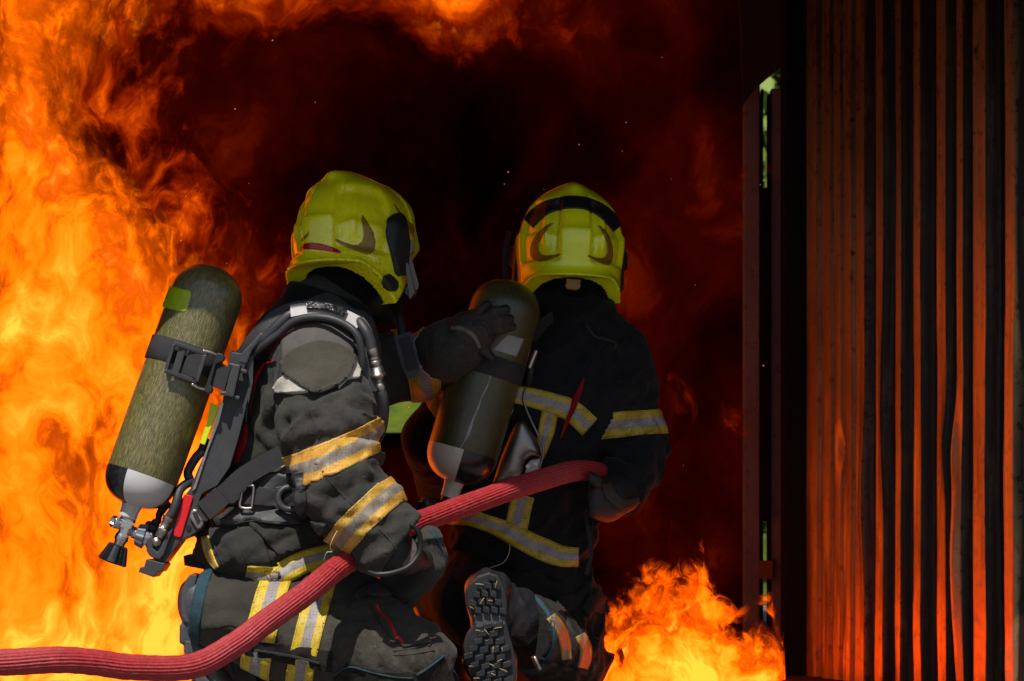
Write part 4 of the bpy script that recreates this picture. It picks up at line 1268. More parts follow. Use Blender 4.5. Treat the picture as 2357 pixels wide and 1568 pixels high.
f1 = nrm([.95, .31, 0]); r1 = nrm([.31, -.95, 0])
FB = Field(P(430, 1000, 6.05) * [1, 0, 0] + [0, 5.75, 0.0], P(1000, 1000, 6.05) * [1, 0, 0] + [0, 6.35, 1.20], .012)
FB.add(FB.eseg(P(650, 1270, 6.03), P(700, 900, 6.04), (.15, .12), (.17, .13), r1, f1), .001)
FB.add(FB.eseg(P(700, 900, 6.04), P(730, 790, 6.05), (.17, .12), (.14, .09), r1, f1), .04)
FB.add(FB.cap(P(748, 740, 6.06), P(775, 640, 6.07), .062, .060), .03)
FB.add(FB.ell(P(806, 560, 6.07), (.095, .088, .118), (nrm([.4, .917, 0]), nrm([.917, -.4, 0]), np.array([0, 0, 1.]))), .03)
FB.add(FB.ell(P(846, 585, 6.15), (.02, .016, .026)), .012)
FB.add(FB.cap(P(620, 1290, 6.0), P(930, 1530, 5.93), .10, .075), .03)
FB.add(FB.cap(P(930, 1540, 5.93), P(500, 1410, 5.92), .07, .05), .02)
FB.add(FB.cap(P(700, 830, 5.88), P(780, 1100, 5.72), .07, .055), .03)
FB.add(FB.cap(P(780, 1100, 5.72), P(910, 1262, 5.67), .05, .035), .02)
V, Fc = FB.mesh()
fire_a = mk("person", V, Fc, M['hood'], None, base=ffbase(640, 6.0))
tag(fire_a, "nearer kneeling firefighter in dusty charcoal gear bracing a red hose under one arm", "person")

# hood and neck
F = Field((-.62, 5.86, .80), (-.28, 6.26, 1.12), .006)
F.add(F.cap(P(745, 745, 6.06), P(775, 640, 6.07), .085, .072), .001)
F.add(F.ell(P(806, 575, 6.07), (.112, .104, .13), (nrm([.4, .917, 0]), nrm([.917, -.4, 0]), np.array([0, 0, 1.]))), .03)
F.fold(P(740, 760, 6.06), P(780, 620, 6.07), .14, .010, .045, 5)
V, Fc = F.mesh(); mk("hood", V, Fc, M['hood'], fire_a)

# jacket
F = Field((-.78, 5.52, .20), (-.07, 6.46, 1.02), .0062)
F.add(F.eseg(P(642, 1300, 6.02), P(662, 1135, 6.03), (.205, .172), (.172, .150), r1, f1), .001)
F.add(F.eseg(P(662, 1135, 6.03), P(702, 900, 6.03), (.172, .150), (.200, .160), r1, f1), .05)
F.add(F.eseg(P(702, 900, 6.03), P(728, 800, 6.04), (.200, .160), (.165, .125), r1, f1), .05)
F.add(F.cap(P(735, 775, 6.04), P(752, 712, 6.06), .110, .094), .05)
F.add(F.ell(P(600, 1262, 6.0), (.140, .19, .105)), .05)
F.add(F.cap(P(738, 842, 5.86), P(762, 1000, 5.75), .110, .098), .05)
F.add(F.cap(P(762, 1000, 5.75), P(775, 1105, 5.69), .096, .092), .02)
F.add(F.cap(P(775, 1108, 5.69), P(925, 1278, 5.655), .090, .070), .02)
F.add(F.cap(P(800, 850, 6.22), P(960, 848, 6.25), .095, .076), .05)
F.add(F.cap(P(960, 848, 6.25), P(1055, 796, 6.11), .074, .062), .02)
# flattened sides where the harness pulls the cloth in, folds
F.fold(P(738, 900, 5.85), P(765, 1010, 5.75), .17, .011, .075, 3, .45, .4)
F.fold(P(762, 1010, 5.75), P(780, 1130, 5.69), .16, .024, .052, 4, .28, .5)
F.fold(P(775, 1090, 5.69), P(870, 1220, 5.66), .15, .020, .050, 5, .30, -.5)
F.fold(P(850, 1200, 5.67), P(905, 1262, 5.655), .12, .012, .040, 6, .3)
F.fold(P(690, 860, 6.03), P(660, 1130, 6.03), .26, .020, .085, 7, .5, .8)
F.fold(P(670, 1180, 6.02), P(600, 1330, 6.02), .30, .016, .070, 8, .6, .6)
F.fold(P(820, 850, 6.2), P(1040, 800, 6.1), .15, .016, .06, 9, .35)
F.fold(P(735, 900, 5.85), P(780, 1120, 5.69), .16, .010, .030, 13, .35, .9)
F.fold(P(775, 1090, 5.69), P(905, 1262, 5.655), .13, .010, .028, 14, .35, .6)
F.fold(P(660, 1190, 6.0), P(590, 1340, 6.0), .28, .010, .035, 15, .4, 1.2)
F.rough(.006, .09, 11); F.rough(.003, .03, 12)
creases(F, [[(717, 1130), (779, 1112), (846, 1104)], [(700, 1140), (742, 1161), (816, 1170)], [(725, 1155), (760, 1190), (800, 1205)], [(760, 1095), (820, 1085), (858, 1092)],
            [(644, 962), (694, 941), (765, 955)], [(785, 945), (812, 968), (838, 992)], [(652, 930), (646, 970), (664, 1030)], [(690, 1000), (740, 985), (800, 990)],
            [(500, 1222), (545, 1261), (562, 1310)], [(556, 1219), (600, 1273), (626, 1306)], [(520, 1230), (575, 1262), (596, 1330)], [(600, 880), (620, 930), (600, 990)], [(580, 960), (610, 1000), (640, 1040)]])
# hem: two straight runs that meet low on the hip; sleeve ends
F.cut(np.where((F.Y > 5.775) | (F.X < -.48), np.maximum(F.half(P(470, 1296, 6.0), np.array([-.333, 0, -.943])), F.half(P(640, 1357, 6.0), np.array([.459, 0, -.888]))), -1))
F.cut(np.where((np.abs(F.Y - 5.66) < .12) & (F.X > -.36), F.half(P(908, 1272, 5.655), nrm([.80, 0, -.60])), -1))
V, Fc = F.mesh(); V = smooth_mesh(V, Fc, 1, 0.4)
jk = mk("jacket", V, Fc, M['jacket'], fire_a)
BJ = bvh_of(jk)
def bvh_part(o, keep):
    b = root_base(o); Vs = [Vector(np.array(v.co) + b) for v in o.data.vertices]
    return BVHTree.FromPolygons(Vs, [tuple(q.vertices) for q in o.data.polygons if keep(Vs[q.vertices[0]])])
BTO = bvh_part(jk, lambda v: v.y > 5.80)

# tapes round the near sleeve
band("reflective_band", jk, P(768, 1041, 5.735), nrm([.385, .12, -.915]), .066, .165, M['tape_orange'], jk)
band("reflective_band", jk, P(848, 1190, 5.672), nrm([.70, -.05, -.71]), .062, .145, M['tape_orange'], jk)
band("reflective_band", jk, P(960, 848, 6.25), nrm([.85, .1, .25]), .070, .13, M['tape_shade'], jk)
# hem tape: one run each side of the fold on the hip
drape_strip("reflective_band", [(566, 1320), (600, 1326), (640, 1330)], [36, 46, 50], BJ, M['tape'], jk, n=8)
drape_strip("reflective_band", [(622, 1336), (660, 1313), (700, 1292), (745, 1279), (790, 1272)], [50, 52, 50, 46, 40], BTO, M['tape'], jk, off=.0045, n=10)
drape_strip("reflective_band", [(473, 1235), (478, 1262), (488, 1290), (500, 1308)], [16, 18, 16, 10], BJ, M['tape'], jk, n=6)
drape("shoulder_patch", [(648, 769), (651, 835), (694, 805), (738, 791), (779, 799), (812, 824), (812, 783), (793, 752), (757, 736), (710, 734), (672, 747)], BJ, M['leather_grey'], jk, off=.004, thick=.006)
seam("piping", [(650, 836), (694, 805.5), (738, 791.5), (779, 799.5), (812, 825)], BJ, M['teal'], jk, 3.2, .007)
drape("shoulder_pad", [(632, 894), (661, 862), (694, 860), (710, 904), (675, 908), (642, 904)], BJ, M['felt'], jk, off=.010, thick=.012, wob=.006)
drape("shoulder_pad", [(800, 822), (809, 828), (825, 858), (822, 872), (801, 874), (780, 896), (770, 880)], BJ, M['felt'], jk, off=.010, thick=.012, wob=.006)
drape("shoulder_flap", [(654, 839), (672, 823), (694, 808), (715, 798), (735, 794), (760, 796), (779, 802), (807, 826), (806, 846), (802, 864), (794, 880), (782, 893), (764, 904), (741, 913), (720, 907), (699, 897), (685, 886), (672, 873), (661, 857)],
      BJ, M['flap'], jk, off=.018, thick=.008, step=7)
drape("lining_strip", [(637, 831), (609, 841), (594, 868), (583, 909), (571, 972), (567, 1022), (548, 1066), (531, 1069), (549, 1011), (575, 901), (591, 858), (612, 836)], BJ, M['red_cloth'], jk, off=.006, thick=.006)
drape("pocket", [(575, 1212), (600, 1198), (700, 1195), (752, 1205), (728, 1246), (690, 1260), (640, 1277), (622, 1262), (604, 1236)], BJ, M['jacket'], jk, off=.010, thick=.010, wob=.006)
seam("stitching", [(590, 1210), (606, 1238), (620, 1285), (628, 1312)], BJ, M['jacket_dark'], jk, 2.5, .003)
seam("stitching", [(548, 1208), (553, 1250), (566, 1290), (580, 1312)], BJ, M['jacket'], jk, 6, .004)
seam("stitching", [(486, 1240), (500, 1270), (518, 1312)], BJ, M['jacket'], jk, 5, .004)
seam("stitching", [(704, 915), (716, 950), (728, 985), (734, 1008)], BJ, M['jacket'], jk, 8, .002)
seam("stitching", [(742, 1085), (770, 1120), (800, 1150), (830, 1175)], BJ, M['jacket'], jk, 8, .004)
seam("stitching", [(870, 1215), (895, 1240), (915, 1268)], BJ, M['jacket'], jk, 7, .004)
seam("stitching", [(640, 785), (645, 830), (636, 880), (628, 940)], BJ, M['jacket'], jk, 10, .004)
# loose thread from the sleeve tape
tube("thread", [P(776, 1222, 5.57), P(764, 1245, 5.56), P(760, 1262, 5.57), P(765, 1270, 5.58), P(752, 1272, 5.58), P(745, 1290, 5.6)], .0008, M['thread'], jk, seg=5)
# stand-up collar
F = Field((-.66, 5.84, .78), (-.26, 6.28, 1.06), .006)
F.add(F.cap(P(728, 770, 6.04), P(758, 690, 6.06), .118, .100), .001)
F.add(F.cap(P(690, 740, 5.98), P(715, 662, 6.0), .045, .050), .04)
F.fold(P(728, 770, 6.04), P(758, 690, 6.06), .2, .012, .06, 5, .5)
F.cut(F.half(P(745, 672, 6.04), np.array([.30, 0, .95])))
F.cut(-(F.cap(P(748, 730, 6.06), P(772, 620, 6.07), .088, .088)))
V, Fc = F.mesh(); V = smooth_mesh(V, Fc, 1); mk("collar", V, Fc, M['collar'], jk)

# trousers: near leg folded under, far leg behind
F = Field((-.80, 5.58, -.02), (-.10, 6.42, .42), .0062)
F.add(F.ell(P(610, 1300, 6.02), (.15, .17, .12)), .001)
F.add(F.cap(P(640, 1320, 5.97), P(955, 1530, 5.79), .125, .086), .05)
ca, cb = P(925, 1555, 5.79), P(448, 1392, 5.87)
cn = nrm(cb - ca); side = np.array([0, 1, 0.]); cu = np.cross(cn, side)
F.add(F.eseg(ca, P(640, 1452, 5.83), (.088, .092), (.090, .104), side, cu), .03)
F.add(F.eseg(P(640, 1452, 5.83), cb, (.090, .104), (.070, .073), side, cu), .03)
F.add(F.cap(P(700, 1380, 6.18), P(980, 1600, 6.18), .11, .085), .03)
F.add(F.cap(P(960, 1600, 6.16), P(600, 1590, 6.12), .085, .075), .03)
F.fold(P(800, 1480, 5.9), P(990, 1540, 5.9), .16, .024, .062, 21, .25, 1.4)
F.fold(P(560, 1420, 5.9), P(800, 1490, 5.9), .14, .010, .08, 22, .5, .7)
F.fold(P(700, 1340, 5.98), P(930, 1480, 5.92), .17, .014, .06, 23, .4, -.6)
F.fold(P(780, 1470, 5.9), P(990, 1560, 5.9), .17, .014, .034, 26, .22, 1.8)
F.fold(P(700, 1340, 5.98), P(930, 1500, 5.92), .17, .010, .032, 27, .3, -1.2)
F.fold(P(470, 1400, 5.9), P(700, 1470, 5.9), .13, .007, .040, 28, .5, 1.0)
F.rough(.006, .08, 24); F.rough(.003, .03, 25)
creases(F, [[(800, 1418), (830, 1480), (862, 1560)], [(826, 1432), (880, 1500), (940, 1558)], [(850, 1420), (920, 1490), (975, 1540)], [(775, 1430), (790, 1480), (800, 1540)], [(760, 1400), (830, 1400), (880, 1372)],
            [(520, 1440), (580, 1446), (640, 1462)], [(480, 1440), (530, 1435), (560, 1448)]], .013, .004, .018)
F.cut(F.half(P(452, 1393, 5.87), np.array([-.985, 0, .17])))
F.cut(F.half(P(590, 1590, 6.12), np.array([-1, 0, 0.1])) * np.where(F.Y > 6.02, 1, 0) - np.where(F.Y > 6.02, 0, .01))
V, Fc = F.mesh(); V = smooth_mesh(V, Fc, 1, .4)
tr = mk("trousers", V, Fc, M['trousers'], fire_a)
BT = bvh_of(tr)
axc = np.array([.975, 0, -.22])
band("reflective_band", tr, P(614, 1420, 5.84) + [0, 0, -.02], axc, .068, .19, M['tape'], tr, .0035)
band("reflective_band", tr, P(714, 1450, 5.83) + [0, 0, -.02], axc, .060, .19, M['tape'], tr, .0035)
band("cuff_binding", tr, P(463, 1393, 5.87), np.array([.985, 0, -.17]), .028, .13, M['teal'], tr, .004)
drape("zip_placket", [(556, 1474), (600, 1476), (690, 1486), (766, 1500), (764, 1546), (700, 1534), (640, 1522), (566, 1506)], BT, M['trousers_dark'], tr, off=.005, thick=.006, wob=.008)
drape_strip("zip", [(590, 1494), (650, 1503), (700, 1514), (738, 1524)], 4, BT, M['web'], tr, off=.010, thick=.004)
seam("stitching", [(468, 1447), (500, 1445), (530, 1440), (560, 1450)], BT, M['jacket_dark'], tr, 3, .004)
drape("pocket", [(815, 1376), (845, 1352), (880, 1343), (925, 1362), (924, 1372), (880, 1378), (845, 1372), (826, 1384)], BT, M['trousers'], tr, off=.012, thick=.010, wob=.006)
drape("pocket", [(800, 1405), (812, 1385), (925, 1374), (968, 1440), (990, 1480), (930, 1492), (905, 1470), (880, 1440), (850, 1390), (830, 1392)], BT, M['trousers'], tr, off=.007, thick=.008, wob=.006)
drape_strip("lining_strip", [(862, 1392), (874, 1415), (895, 1440), (907, 1464), (926, 1484)], 3.5, BT, M['red_cloth'], tr, off=.010, thick=.004)
seam("stitching", [(905, 1498), (940, 1494), (990, 1484)], BT, M['trousers'], tr, 5, .005)
seam("stitching", [(905, 1508), (945, 1506), (1000, 1496)], BT, M['trousers'], tr, 5, .005)
drape("knee_patch", [(770, 1556), (800, 1525), (880, 1545), (960, 1548), (1020, 1505), (1024, 1520), (985, 1575), (900, 1620), (760, 1620)], BT, M['trousers_dark'], tr, off=.005, thick=.007)
seam("piping", [(772, 1554), (805, 1534), (880, 1553), (950, 1560)], BT, M['teal'], tr, 3, .007)
seam("piping", [(958, 1552), (990, 1532), (1018, 1510)], BT, M['teal'], tr, 4, .009)
drape("zip_pull", [(533, 1466), (548, 1452), (562, 1450), (566, 1457), (552, 1466), (538, 1474)], BT, M['nickel'], tr, off=.016, thick=.006)

# boots
F = Field((-.82, 5.80, -.02), (-.50, 6.10, .34), .005)
F.add(F.eseg(P(452, 1362, 5.92), P(462, 1500, 5.92), (.043, .032), (.048, .030), np.array([0, 1., 0]), np.array([1., 0, 0])), .001)
F.add(F.cap(P(470, 1390, 5.92), P(540, 1415, 5.92), .056, .055), .03)
F.add(F.eseg(P(462, 1500, 5.92), P(520, 1590, 5.92), (.050, .030), (.046, .026), np.array([0, 1., 0]), nrm([.85, 0, .5])), .03)
for q in range(5):
    yy = 1440 + q * 9
    d = np.sqrt((F.Z - P(430, yy, 5.92)[2]) ** 2 + (np.maximum(np.abs(F.X - P(445, yy, 5.92)[0]) - .022, 0)) ** 2 + np.maximum(np.abs(F.Y - 5.92) - .03, 0) ** 2) - .006
    F.add(d, .006)
F.rough(.002, .04, 31)
V, Fc = F.mesh(); bo = mk("boot", V, Fc, M['boot'], fire_a)
def sole_plate(name, pts, Y, th, mat, par, gx=0, gy=0):
    return plate(name, pts, Y, th, mat, par, bevel=.004, gx=gx, gy=gy)
sole_plate("sole", [(440, 1320), (454, 1324), (446, 1360), (444, 1420), (446, 1434), (426, 1434), (418, 1420), (416, 1388), (422, 1350), (430, 1330)], 5.872, .095, M['boot'], bo)
sole_plate("sole", [(426, 1474), (446, 1476), (452, 1520), (475, 1560), (520, 1608), (500, 1625), (455, 1580), (430, 1525), (423, 1496)], 5.872, .095, M['boot'], bo)
F = Field((-.80, 5.95, -.02), (-.50, 6.24, .20), .005)
F.add(F.eseg(P(470, 1585, 6.1), P(570, 1562, 6.1), (.050, .036), (.055, .045), np.array([0, 1., 0]), np.array([.2, 0, 1.])), .001)
F.add(F.cap(P(560, 1560, 6.1), P(640, 1590, 6.12), .055, .06), .03)
for q in range(6):
    a = P(500 + q * 14, 1530 - q * 3, 6.04); b = P(520 + q * 16, 1600, 6.04)
    F.add(F.cap(a, b, .006), .006)
V, Fc = F.mesh(); bo2 = mk("boot", V, Fc, M['boot'], fire_a)
sole_plate("sole", [(455, 1562), (470, 1540), (520, 1516), (560, 1512), (592, 1530), (590, 1536), (560, 1522), (522, 1527), (478, 1550), (466, 1572)], 6.05, .09, M['sole'], bo2)

# near glove closing on the hose, and its gauntlet
hose_pts = [(-120, 1522, 5.25), (0, 1525, 5.27), (136, 1519, 5.30), (220, 1525, 5.33), (305, 1536, 5.36), (441, 1534, 5.41), (539, 1485, 5.46), (606, 1436, 5.50), (708, 1363, 5.57), (776, 1308, 5.64), (860, 1258, 5.73),
            (943, 1210, 5.84), (987, 1194, 5.90), (1053, 1170, 5.97), (1119, 1147, 6.03), (1185, 1124, 6.08), (1251, 1103, 6.13), (1323, 1084, 6.17), (1380, 1088, 6.27), (1402, 1108, 6.42), (1385, 1150, 6.62), (1340, 1190, 6.9)]
HP = [P(*q) for q in hose_pts]
def onhose(px):
    i = np.interp(px, [q[0] for q in hose_pts[:19]], np.arange(19)); j = int(i); j = min(j, 17); t = i - j
    return HP[j] * (1 - t) + HP[j + 1] * t
F = Field((-.42, 5.52, .17), (-.10, 6.08, .50), .0042)
wr = P(905, 1262, 5.66)
F.add(F.cap(wr, P(930, 1282, 5.70), .045, .040), .001)
pc = P(958, 1290, 5.76)
F.add(F.eseg(P(935, 1285, 5.71), pc, (.046, .028), (.050, .026), nrm([.5, .8, .3]), nrm([.4, -.2, -1])), .02)
hx = nrm(onhose(960) - onhose(920))
rr = .0265
for q in range(4):
    c = onhose(930 + q * 23)
    d1 = np.array([0, -1, 0.]) ; up = np.array([0, 0, 1.])
    ang = [-2.35, -2.8, -3.3]                       # round under and behind the hose
    pts_ = [c + (rr + .013) * (np.cos(a + 3.14159) * np.array([0, -1., 0]) * -1 + np.sin(a + 3.14159) * up * -1) for a in ang]
    pts_ = [pc + hx * (q - 1.5) * .021 + np.array([0, .02, .0])] + pts_
    L = [1.0, .96, 1.0, .85][q]
    for k_ in range(len(pts_) - 1):
        F.add(F.cap(pts_[k_], pts_[k_ + 1], .0135 - .001 * k_, .0125 - .001 * k_), .006)
tb = P(925, 1270, 5.70)
F.add(F.cap(tb, onhose(912) + [0, -.028, -.026], .017, .015), .01)
F.add(F.cap(onhose(912) + [0, -.028, -.026], onhose(932) + [0, -.040, -.002], .015, .012), .006)
F.rough(.0022, .03, 41)
V, Fc = F.mesh(); gl = mk("glove", V, Fc, M['glove_black'], fire_a)
# open gauntlet mouth: dark ring with a pale lining
ring = [P(946, 1206, 5.60), P(962, 1222, 5.61), P(968, 1250, 5.62), P(962, 1278, 5.62), P(940, 1304, 5.61), P(905, 1318, 5.60), P(870, 1322, 5.60), P(848, 1316, 5.61)]
tube("gauntlet_rim", ring, [.004, .006, .006, .0055, .0055, .006, .004], M['black'], gl)
ribbon("gauntlet_lining", [P(950, 1240, 5.62), P(953, 1262, 5.625), P(946, 1284, 5.63), P(928, 1302, 5.63)], [.004, .012, .014, .004], .003, M['glove_trim'], gl)
F = Field((-.30, 5.62, .18), (-.12, 6.05, .48), .006)     # loose front corner of the jacket hanging beyond the hand
F.add(F.eseg(P(985, 1240, 5.86), P(990, 1300, 5.86), (.05, .028), (.07, .034), np.array([0, 1., 0]), np.array([1., 0, 0])), .001)
F.add(F.eseg(P(985, 1300, 5.86), P(930, 1385, 5.88), (.07, .034), (.06, .016), np.array([0, 1., 0]), nrm([.8, 0, -.5])), .03)
F.add(F.eseg(P(900, 1330, 5.90), P(930, 1375, 5.90), (.06, .05), (.05, .03), np.array([0, 1., 0]), np.array([1., 0, 0])), .04)
F.fold(P(990, 1220, 5.86), P(940, 1380, 5.88), .14, .016, .05, 51, .25, .3)
F.rough(.003, .07, 52)
V, Fc = F.mesh(); V = smooth_mesh(V, Fc, 1, .4); jf = mk("jacket_front", V, Fc, M['jacket'], jk)
BF = bvh_of(jf)
seam("piping", [(990, 1222), (1004, 1240), (1012, 1260)], BF, M['teal'], jf, 4, .004)

# far glove spread on the other cylinder
gY = 6.075
F = Field((-.20, 5.95, .70), (.03, 6.30, .98), .0036)
F.add(F.cap(P(1045, 800, 6.12), P(1075, 772, 6.095), .050, .052), .001)
F.add(F.eseg(P(1078, 768, 6.09), P(1116, 748, gY + .005), (.044, .020), (.040, .018), nrm([.45, 0, -.9]), np.array([0, 1., 0])), .02)
fing = [[(1090, 738, 6.083, .0130), (1108, 715, 6.082, .0135), (1122, 702, 6.083, .0115)],
        [(1108, 736, 6.076, .0135), (1138, 718, 6.066, .0135), (1164, 712, 6.072, .0115)],
        [(1118, 748, 6.072, .0135), (1148, 737, 6.062, .0135), (1174, 735, 6.074, .0110)],
        [(1118, 764, 6.074, .0130), (1150, 758, 6.066, .0125), (1180, 753, 6.080, .0105)],
        [(1088, 792, 6.085, .0150), (1112, 806, 6.076, .0145), (1128, 822, 6.076, .0120)]]
for ch in fing:
    for (x0, y0, Y0, ra), (x1, y1, Y1, rb) in zip(ch, ch[1:]):
        F.add(F.cap(P(x0, y0, Y0), P(x1, y1, Y1), ra, rb), .004)
F.rough(.0022, .025, 43)
V, Fc = F.mesh()
tipm = np.zeros(len(Fc), int)
cen = V[Fc].mean(1)
for ch in fing:
    tip = P(*ch[-1][:3]); tipm[np.linalg.norm(cen - tip, axis=1) < .017] = 1
gl2 = mk("glove", V, Fc, [M['glove'], M['glove_black']], fire_a, matidx=tipm)
BG = bvh_of(gl2)
drape_strip("knuckle_guard", [(1088, 748), (1104, 742), (1124, 752), (1134, 776)], 9, BG, M['glove_black'], gl2, off=.004, thick=.005)
tr_o = drape_strip("wrist_trim", [(1040, 756), (1062, 757), (1088, 772), (1104, 800)], [7, 9, 9, 7], BG, M['glove_trim'], gl2, off=.004, thick=.005)
# word on the wrist trim
fc = bpy.data.curves.new("word", 'FONT'); fc.body = "FUSION"; fc.size = .0085; fc.extrude = .0004; fc.align_x = 'CENTER'; fc.align_y = 'CENTER'
fo = bpy.data.objects.new("word", fc); COL.objects.link(fo)
loc, nor, _, _ = hit(BG, 1069, 761)
if loc is not None:
    nx_ = Vector(nor); xd = Vector((-.93, 0, -.22)); xd = (xd - nx_ * xd.dot(nx_)).normalized(); yd = nx_.cross(xd)
    mw = Matrix((xd, yd, nx_)).transposed().to_4x4(); mw.translation = Vector(loc) + nx_ * .0075
    bpy.context.view_layer.update()
    me = bpy.data.meshes.new_from_object(fo.evaluated_get(bpy.context.evaluated_depsgraph_get()))
    me.transform(Matrix.Translation(-Vector(root_base(fire_a))) @ mw)
    me.materials.clear(); me.materials.append(M['blackgloss'])
    wo = bpy.data.objects.new("wrist_lettering", me); COL.objects.link(wo); wo.parent = gl2
bpy.data.objects.remove(fo)

# helmet
H1 = P(808, 565, 6.07)
hel1, hl1, R1 = helmet(fire_a, H1, [.42, .905, -.14], [-.02, .1, 1], 1.03, M['helmet_old'], -.078, 0.1, -.152)
BH = bvh_of(hel1)
def K3(*pts): return [(604.2 + x * .2751, 345.2 + y * .2751) for x, y in pts]
drape("side_decal", K3((835, 545), (880, 610), (925, 690), (944, 770), (935, 840), (910, 870), (860, 875), (790, 850), (720, 825), (650, 790), (605, 757), (618, 744), (680, 772), (750, 795), (800, 796), (835, 765), (848, 710), (838, 640), (826, 580)), BH, M['decal'], hel1, off=.0012, thick=.002, step=5)
drape("side_decal", K3((1095, 450), (1130, 490), (1170, 545), (1215, 595), (1258, 625), (1270, 680), (1255, 735), (1230, 690), (1190, 600), (1150, 540), (1110, 490)), BH, M['decal'], hel1, off=.0012, thick=.002, step=5)
drape("side_decal", K3((393, 686), (385, 715), (350, 755), (325, 770), (330, 740), (360, 715)), BH, M['decal'], hel1, off=.0012, thick=.002, step=4)
drape("red_marking", K3((315, 815), (350, 785), (410, 775), (480, 782), (560, 805), (620, 830), (658, 855), (650, 870), (580, 855), (500, 842), (420, 832), (318, 832)), BH, M['red_tape'], hel1, off=.0012, thick=.002, step=4)
drape("ear_plate", K3((1110, 538), (1140, 548), (1165, 580), (1180, 640), (1195, 720), (1200, 800), (1200, 900), (1195, 1010), (1165, 1055), (1130, 1058), (1105, 1030), (1085, 940), (1060, 830), (1035, 740), (1028, 670), (1045, 600), (1075, 555)), BH, M['black'], hel1, off=.012, thick=.013, step=5)
drape("vent_plug", K3((1010, 1055), (1040, 1042), (1075, 1065), (1110, 1105), (1115, 1150), (1095, 1185), (1060, 1175), (1015, 1135), (1000, 1095)), BH, M['black'], hel1, off=.009, thick=.010, step=4)
# rolled rim and chin edge come with the shell; rear tab, mask clips and visor arm
plate("rear_tab", K3((400, 905), (545, 930), (525, 975), (480, 985), (430, 985), (405, 965)), 5.955, .012, M['orange_plastic'], hel1, .003)
plate("rear_knob", K3((262, 780), (280, 742), (300, 735), (302, 800), (275, 798)), 6.03, .03, M['black'], hel1, .004)
cl = plate("mask_clip", K3((1185, 935), (1205, 935), (1225, 960), (1275, 1190), (1240, 1250), (1225, 1245)), 6.0, .02, M['dark_steel'], hel1, .002)
plate("clip_arm", K3((1140, 795), (1180, 755), (1255, 752), (1272, 800), (1262, 850), (1240, 880), (1310, 1130), (1300, 1170), (1270, 1178), (1190, 850)), 6.015, .018, M['dark_steel'], cl, .002)
plate("clip_arm", K3((1190, 690), (1218, 685), (1212, 720), (1185, 760)), 6.01, .02, M['black'], cl, .002)
plate("clip_foot", K3((1190, 1130), (1300, 1165), (1285, 1210), (1240, 1252), (1180, 1200)), 6.03, .03, M['blackgloss'], cl, .003)
# face piece, in profile just beyond the helmet, and its breathing tube
F = Field((-.40, 6.02, .74), (-.16, 6.34, 1.02), .006)
F.add(F.ell(P(850, 640, 6.16), (.085, .07, .10)), .001)
F.add(F.cap(P(870, 690, 6.18), P(895, 715, 6.20), .045, .035), .03)
V, Fc = F.mesh(); mk("face_mask", V, Fc, M['black'], fire_a)
# ================================================================== breathing apparatus of the nearer firefighter
def cylinder_set(parent, bot, top, Yr, r, dome_t, dome_b, shell, dark_ang, bottom_mats):
    a, b = P(*bot), P(*top)
    L = np.linalg.norm(b - a)
    prof = [(-.0, r * .985)] + [(t, r) for t in np.linspace(.006, L, 14)] + [(L + dome_t * math.sin(q), r * math.cos(q) ** .9 if q < 1.57 else 0.0005) for q in np.linspace(.12, 1.5708, 10)]
    V, Fc, UV, n, m = lathe_geo(prof, a, b, 56)
    cyl = mk("cylinder", V, Fc, shell, parent, uv=UV)
    return cyl, a, b, L

def bottom_dome(name, a, b, r, depth, neck_r, mats, a0, parent):
    ax = nrm(b - a)
    prof = [(.0015, r * 1.006), (-.004, r * 1.004)] + [(-.004 - depth * math.sin(q), max(neck_r, r * math.cos(q) ** .75)) for q in np.linspace(.1, 1.52, 14)]
    V, Fc, UV, n, m = lathe_geo(prof, a, b, 56)
    # colour quadrants round the axis, measured from the side that faces the camera
    tocam = nrm(np.array([0, -1., 0]) - ax * (np.array([0, -1., 0]) @ ax)); right = nrm(np.cross(tocam, ax)) * 1.0
    if right[0] < 0: right = -right
    mi = []
    for f in Fc:
        c = V[list(f)].mean(0) - a; c = c - ax * (c @ ax)
        ang = math.degrees(math.atan2(c @ right, c @ tocam)) % 360
        mi.append(1 if ((ang - a0) % 180) < 90 else 0)
    return mk(name, V, Fc, mats, parent, uv=UV, matidx=mi)

def lobed(name, a, b, r0, r1, lobes, amp, mat, parent, seg=48, steps=6, rnd=.15):
    a = np.asarray(a, float); b = np.asarray(b, float); ax = nrm(b - a); L = np.linalg.norm(b - a)
    n = nrm(np.cross(ax, [.1, 1, .3])); m = np.cross(ax, n)
    ang = np.linspace(0, 2 * np.pi, seg, endpoint=False)
    V, Fc = [], []
    ts = [0, .08, .3, .6, .92, 1.0]; sh = [1 - rnd, 1, 1, 1, 1, 1 - rnd]
    for t, s in zip(ts, sh):
        r = (r0 + (r1 - r0) * t) * s * (1 + amp * np.tanh(3 * np.cos(ang * lobes)))
        V.append(a + ax * L * t + r[:, None] * (np.cos(ang)[:, None] * n + np.sin(ang)[:, None] * m))
    V = np.concatenate(V)
    for i in range(len(ts) - 1):
        for k in range(seg):
            Fc.append((i * seg + k, i * seg + (k + 1) % seg, (i + 1) * seg + (k + 1) % seg, (i + 1) * seg + k))
    Fc.append(tuple(range(seg))[::-1]); Fc.append(tuple((len(ts) - 1) * seg + k for k in range(seg)))
    return mk(name, V, Fc, mat, parent, smooth=False)

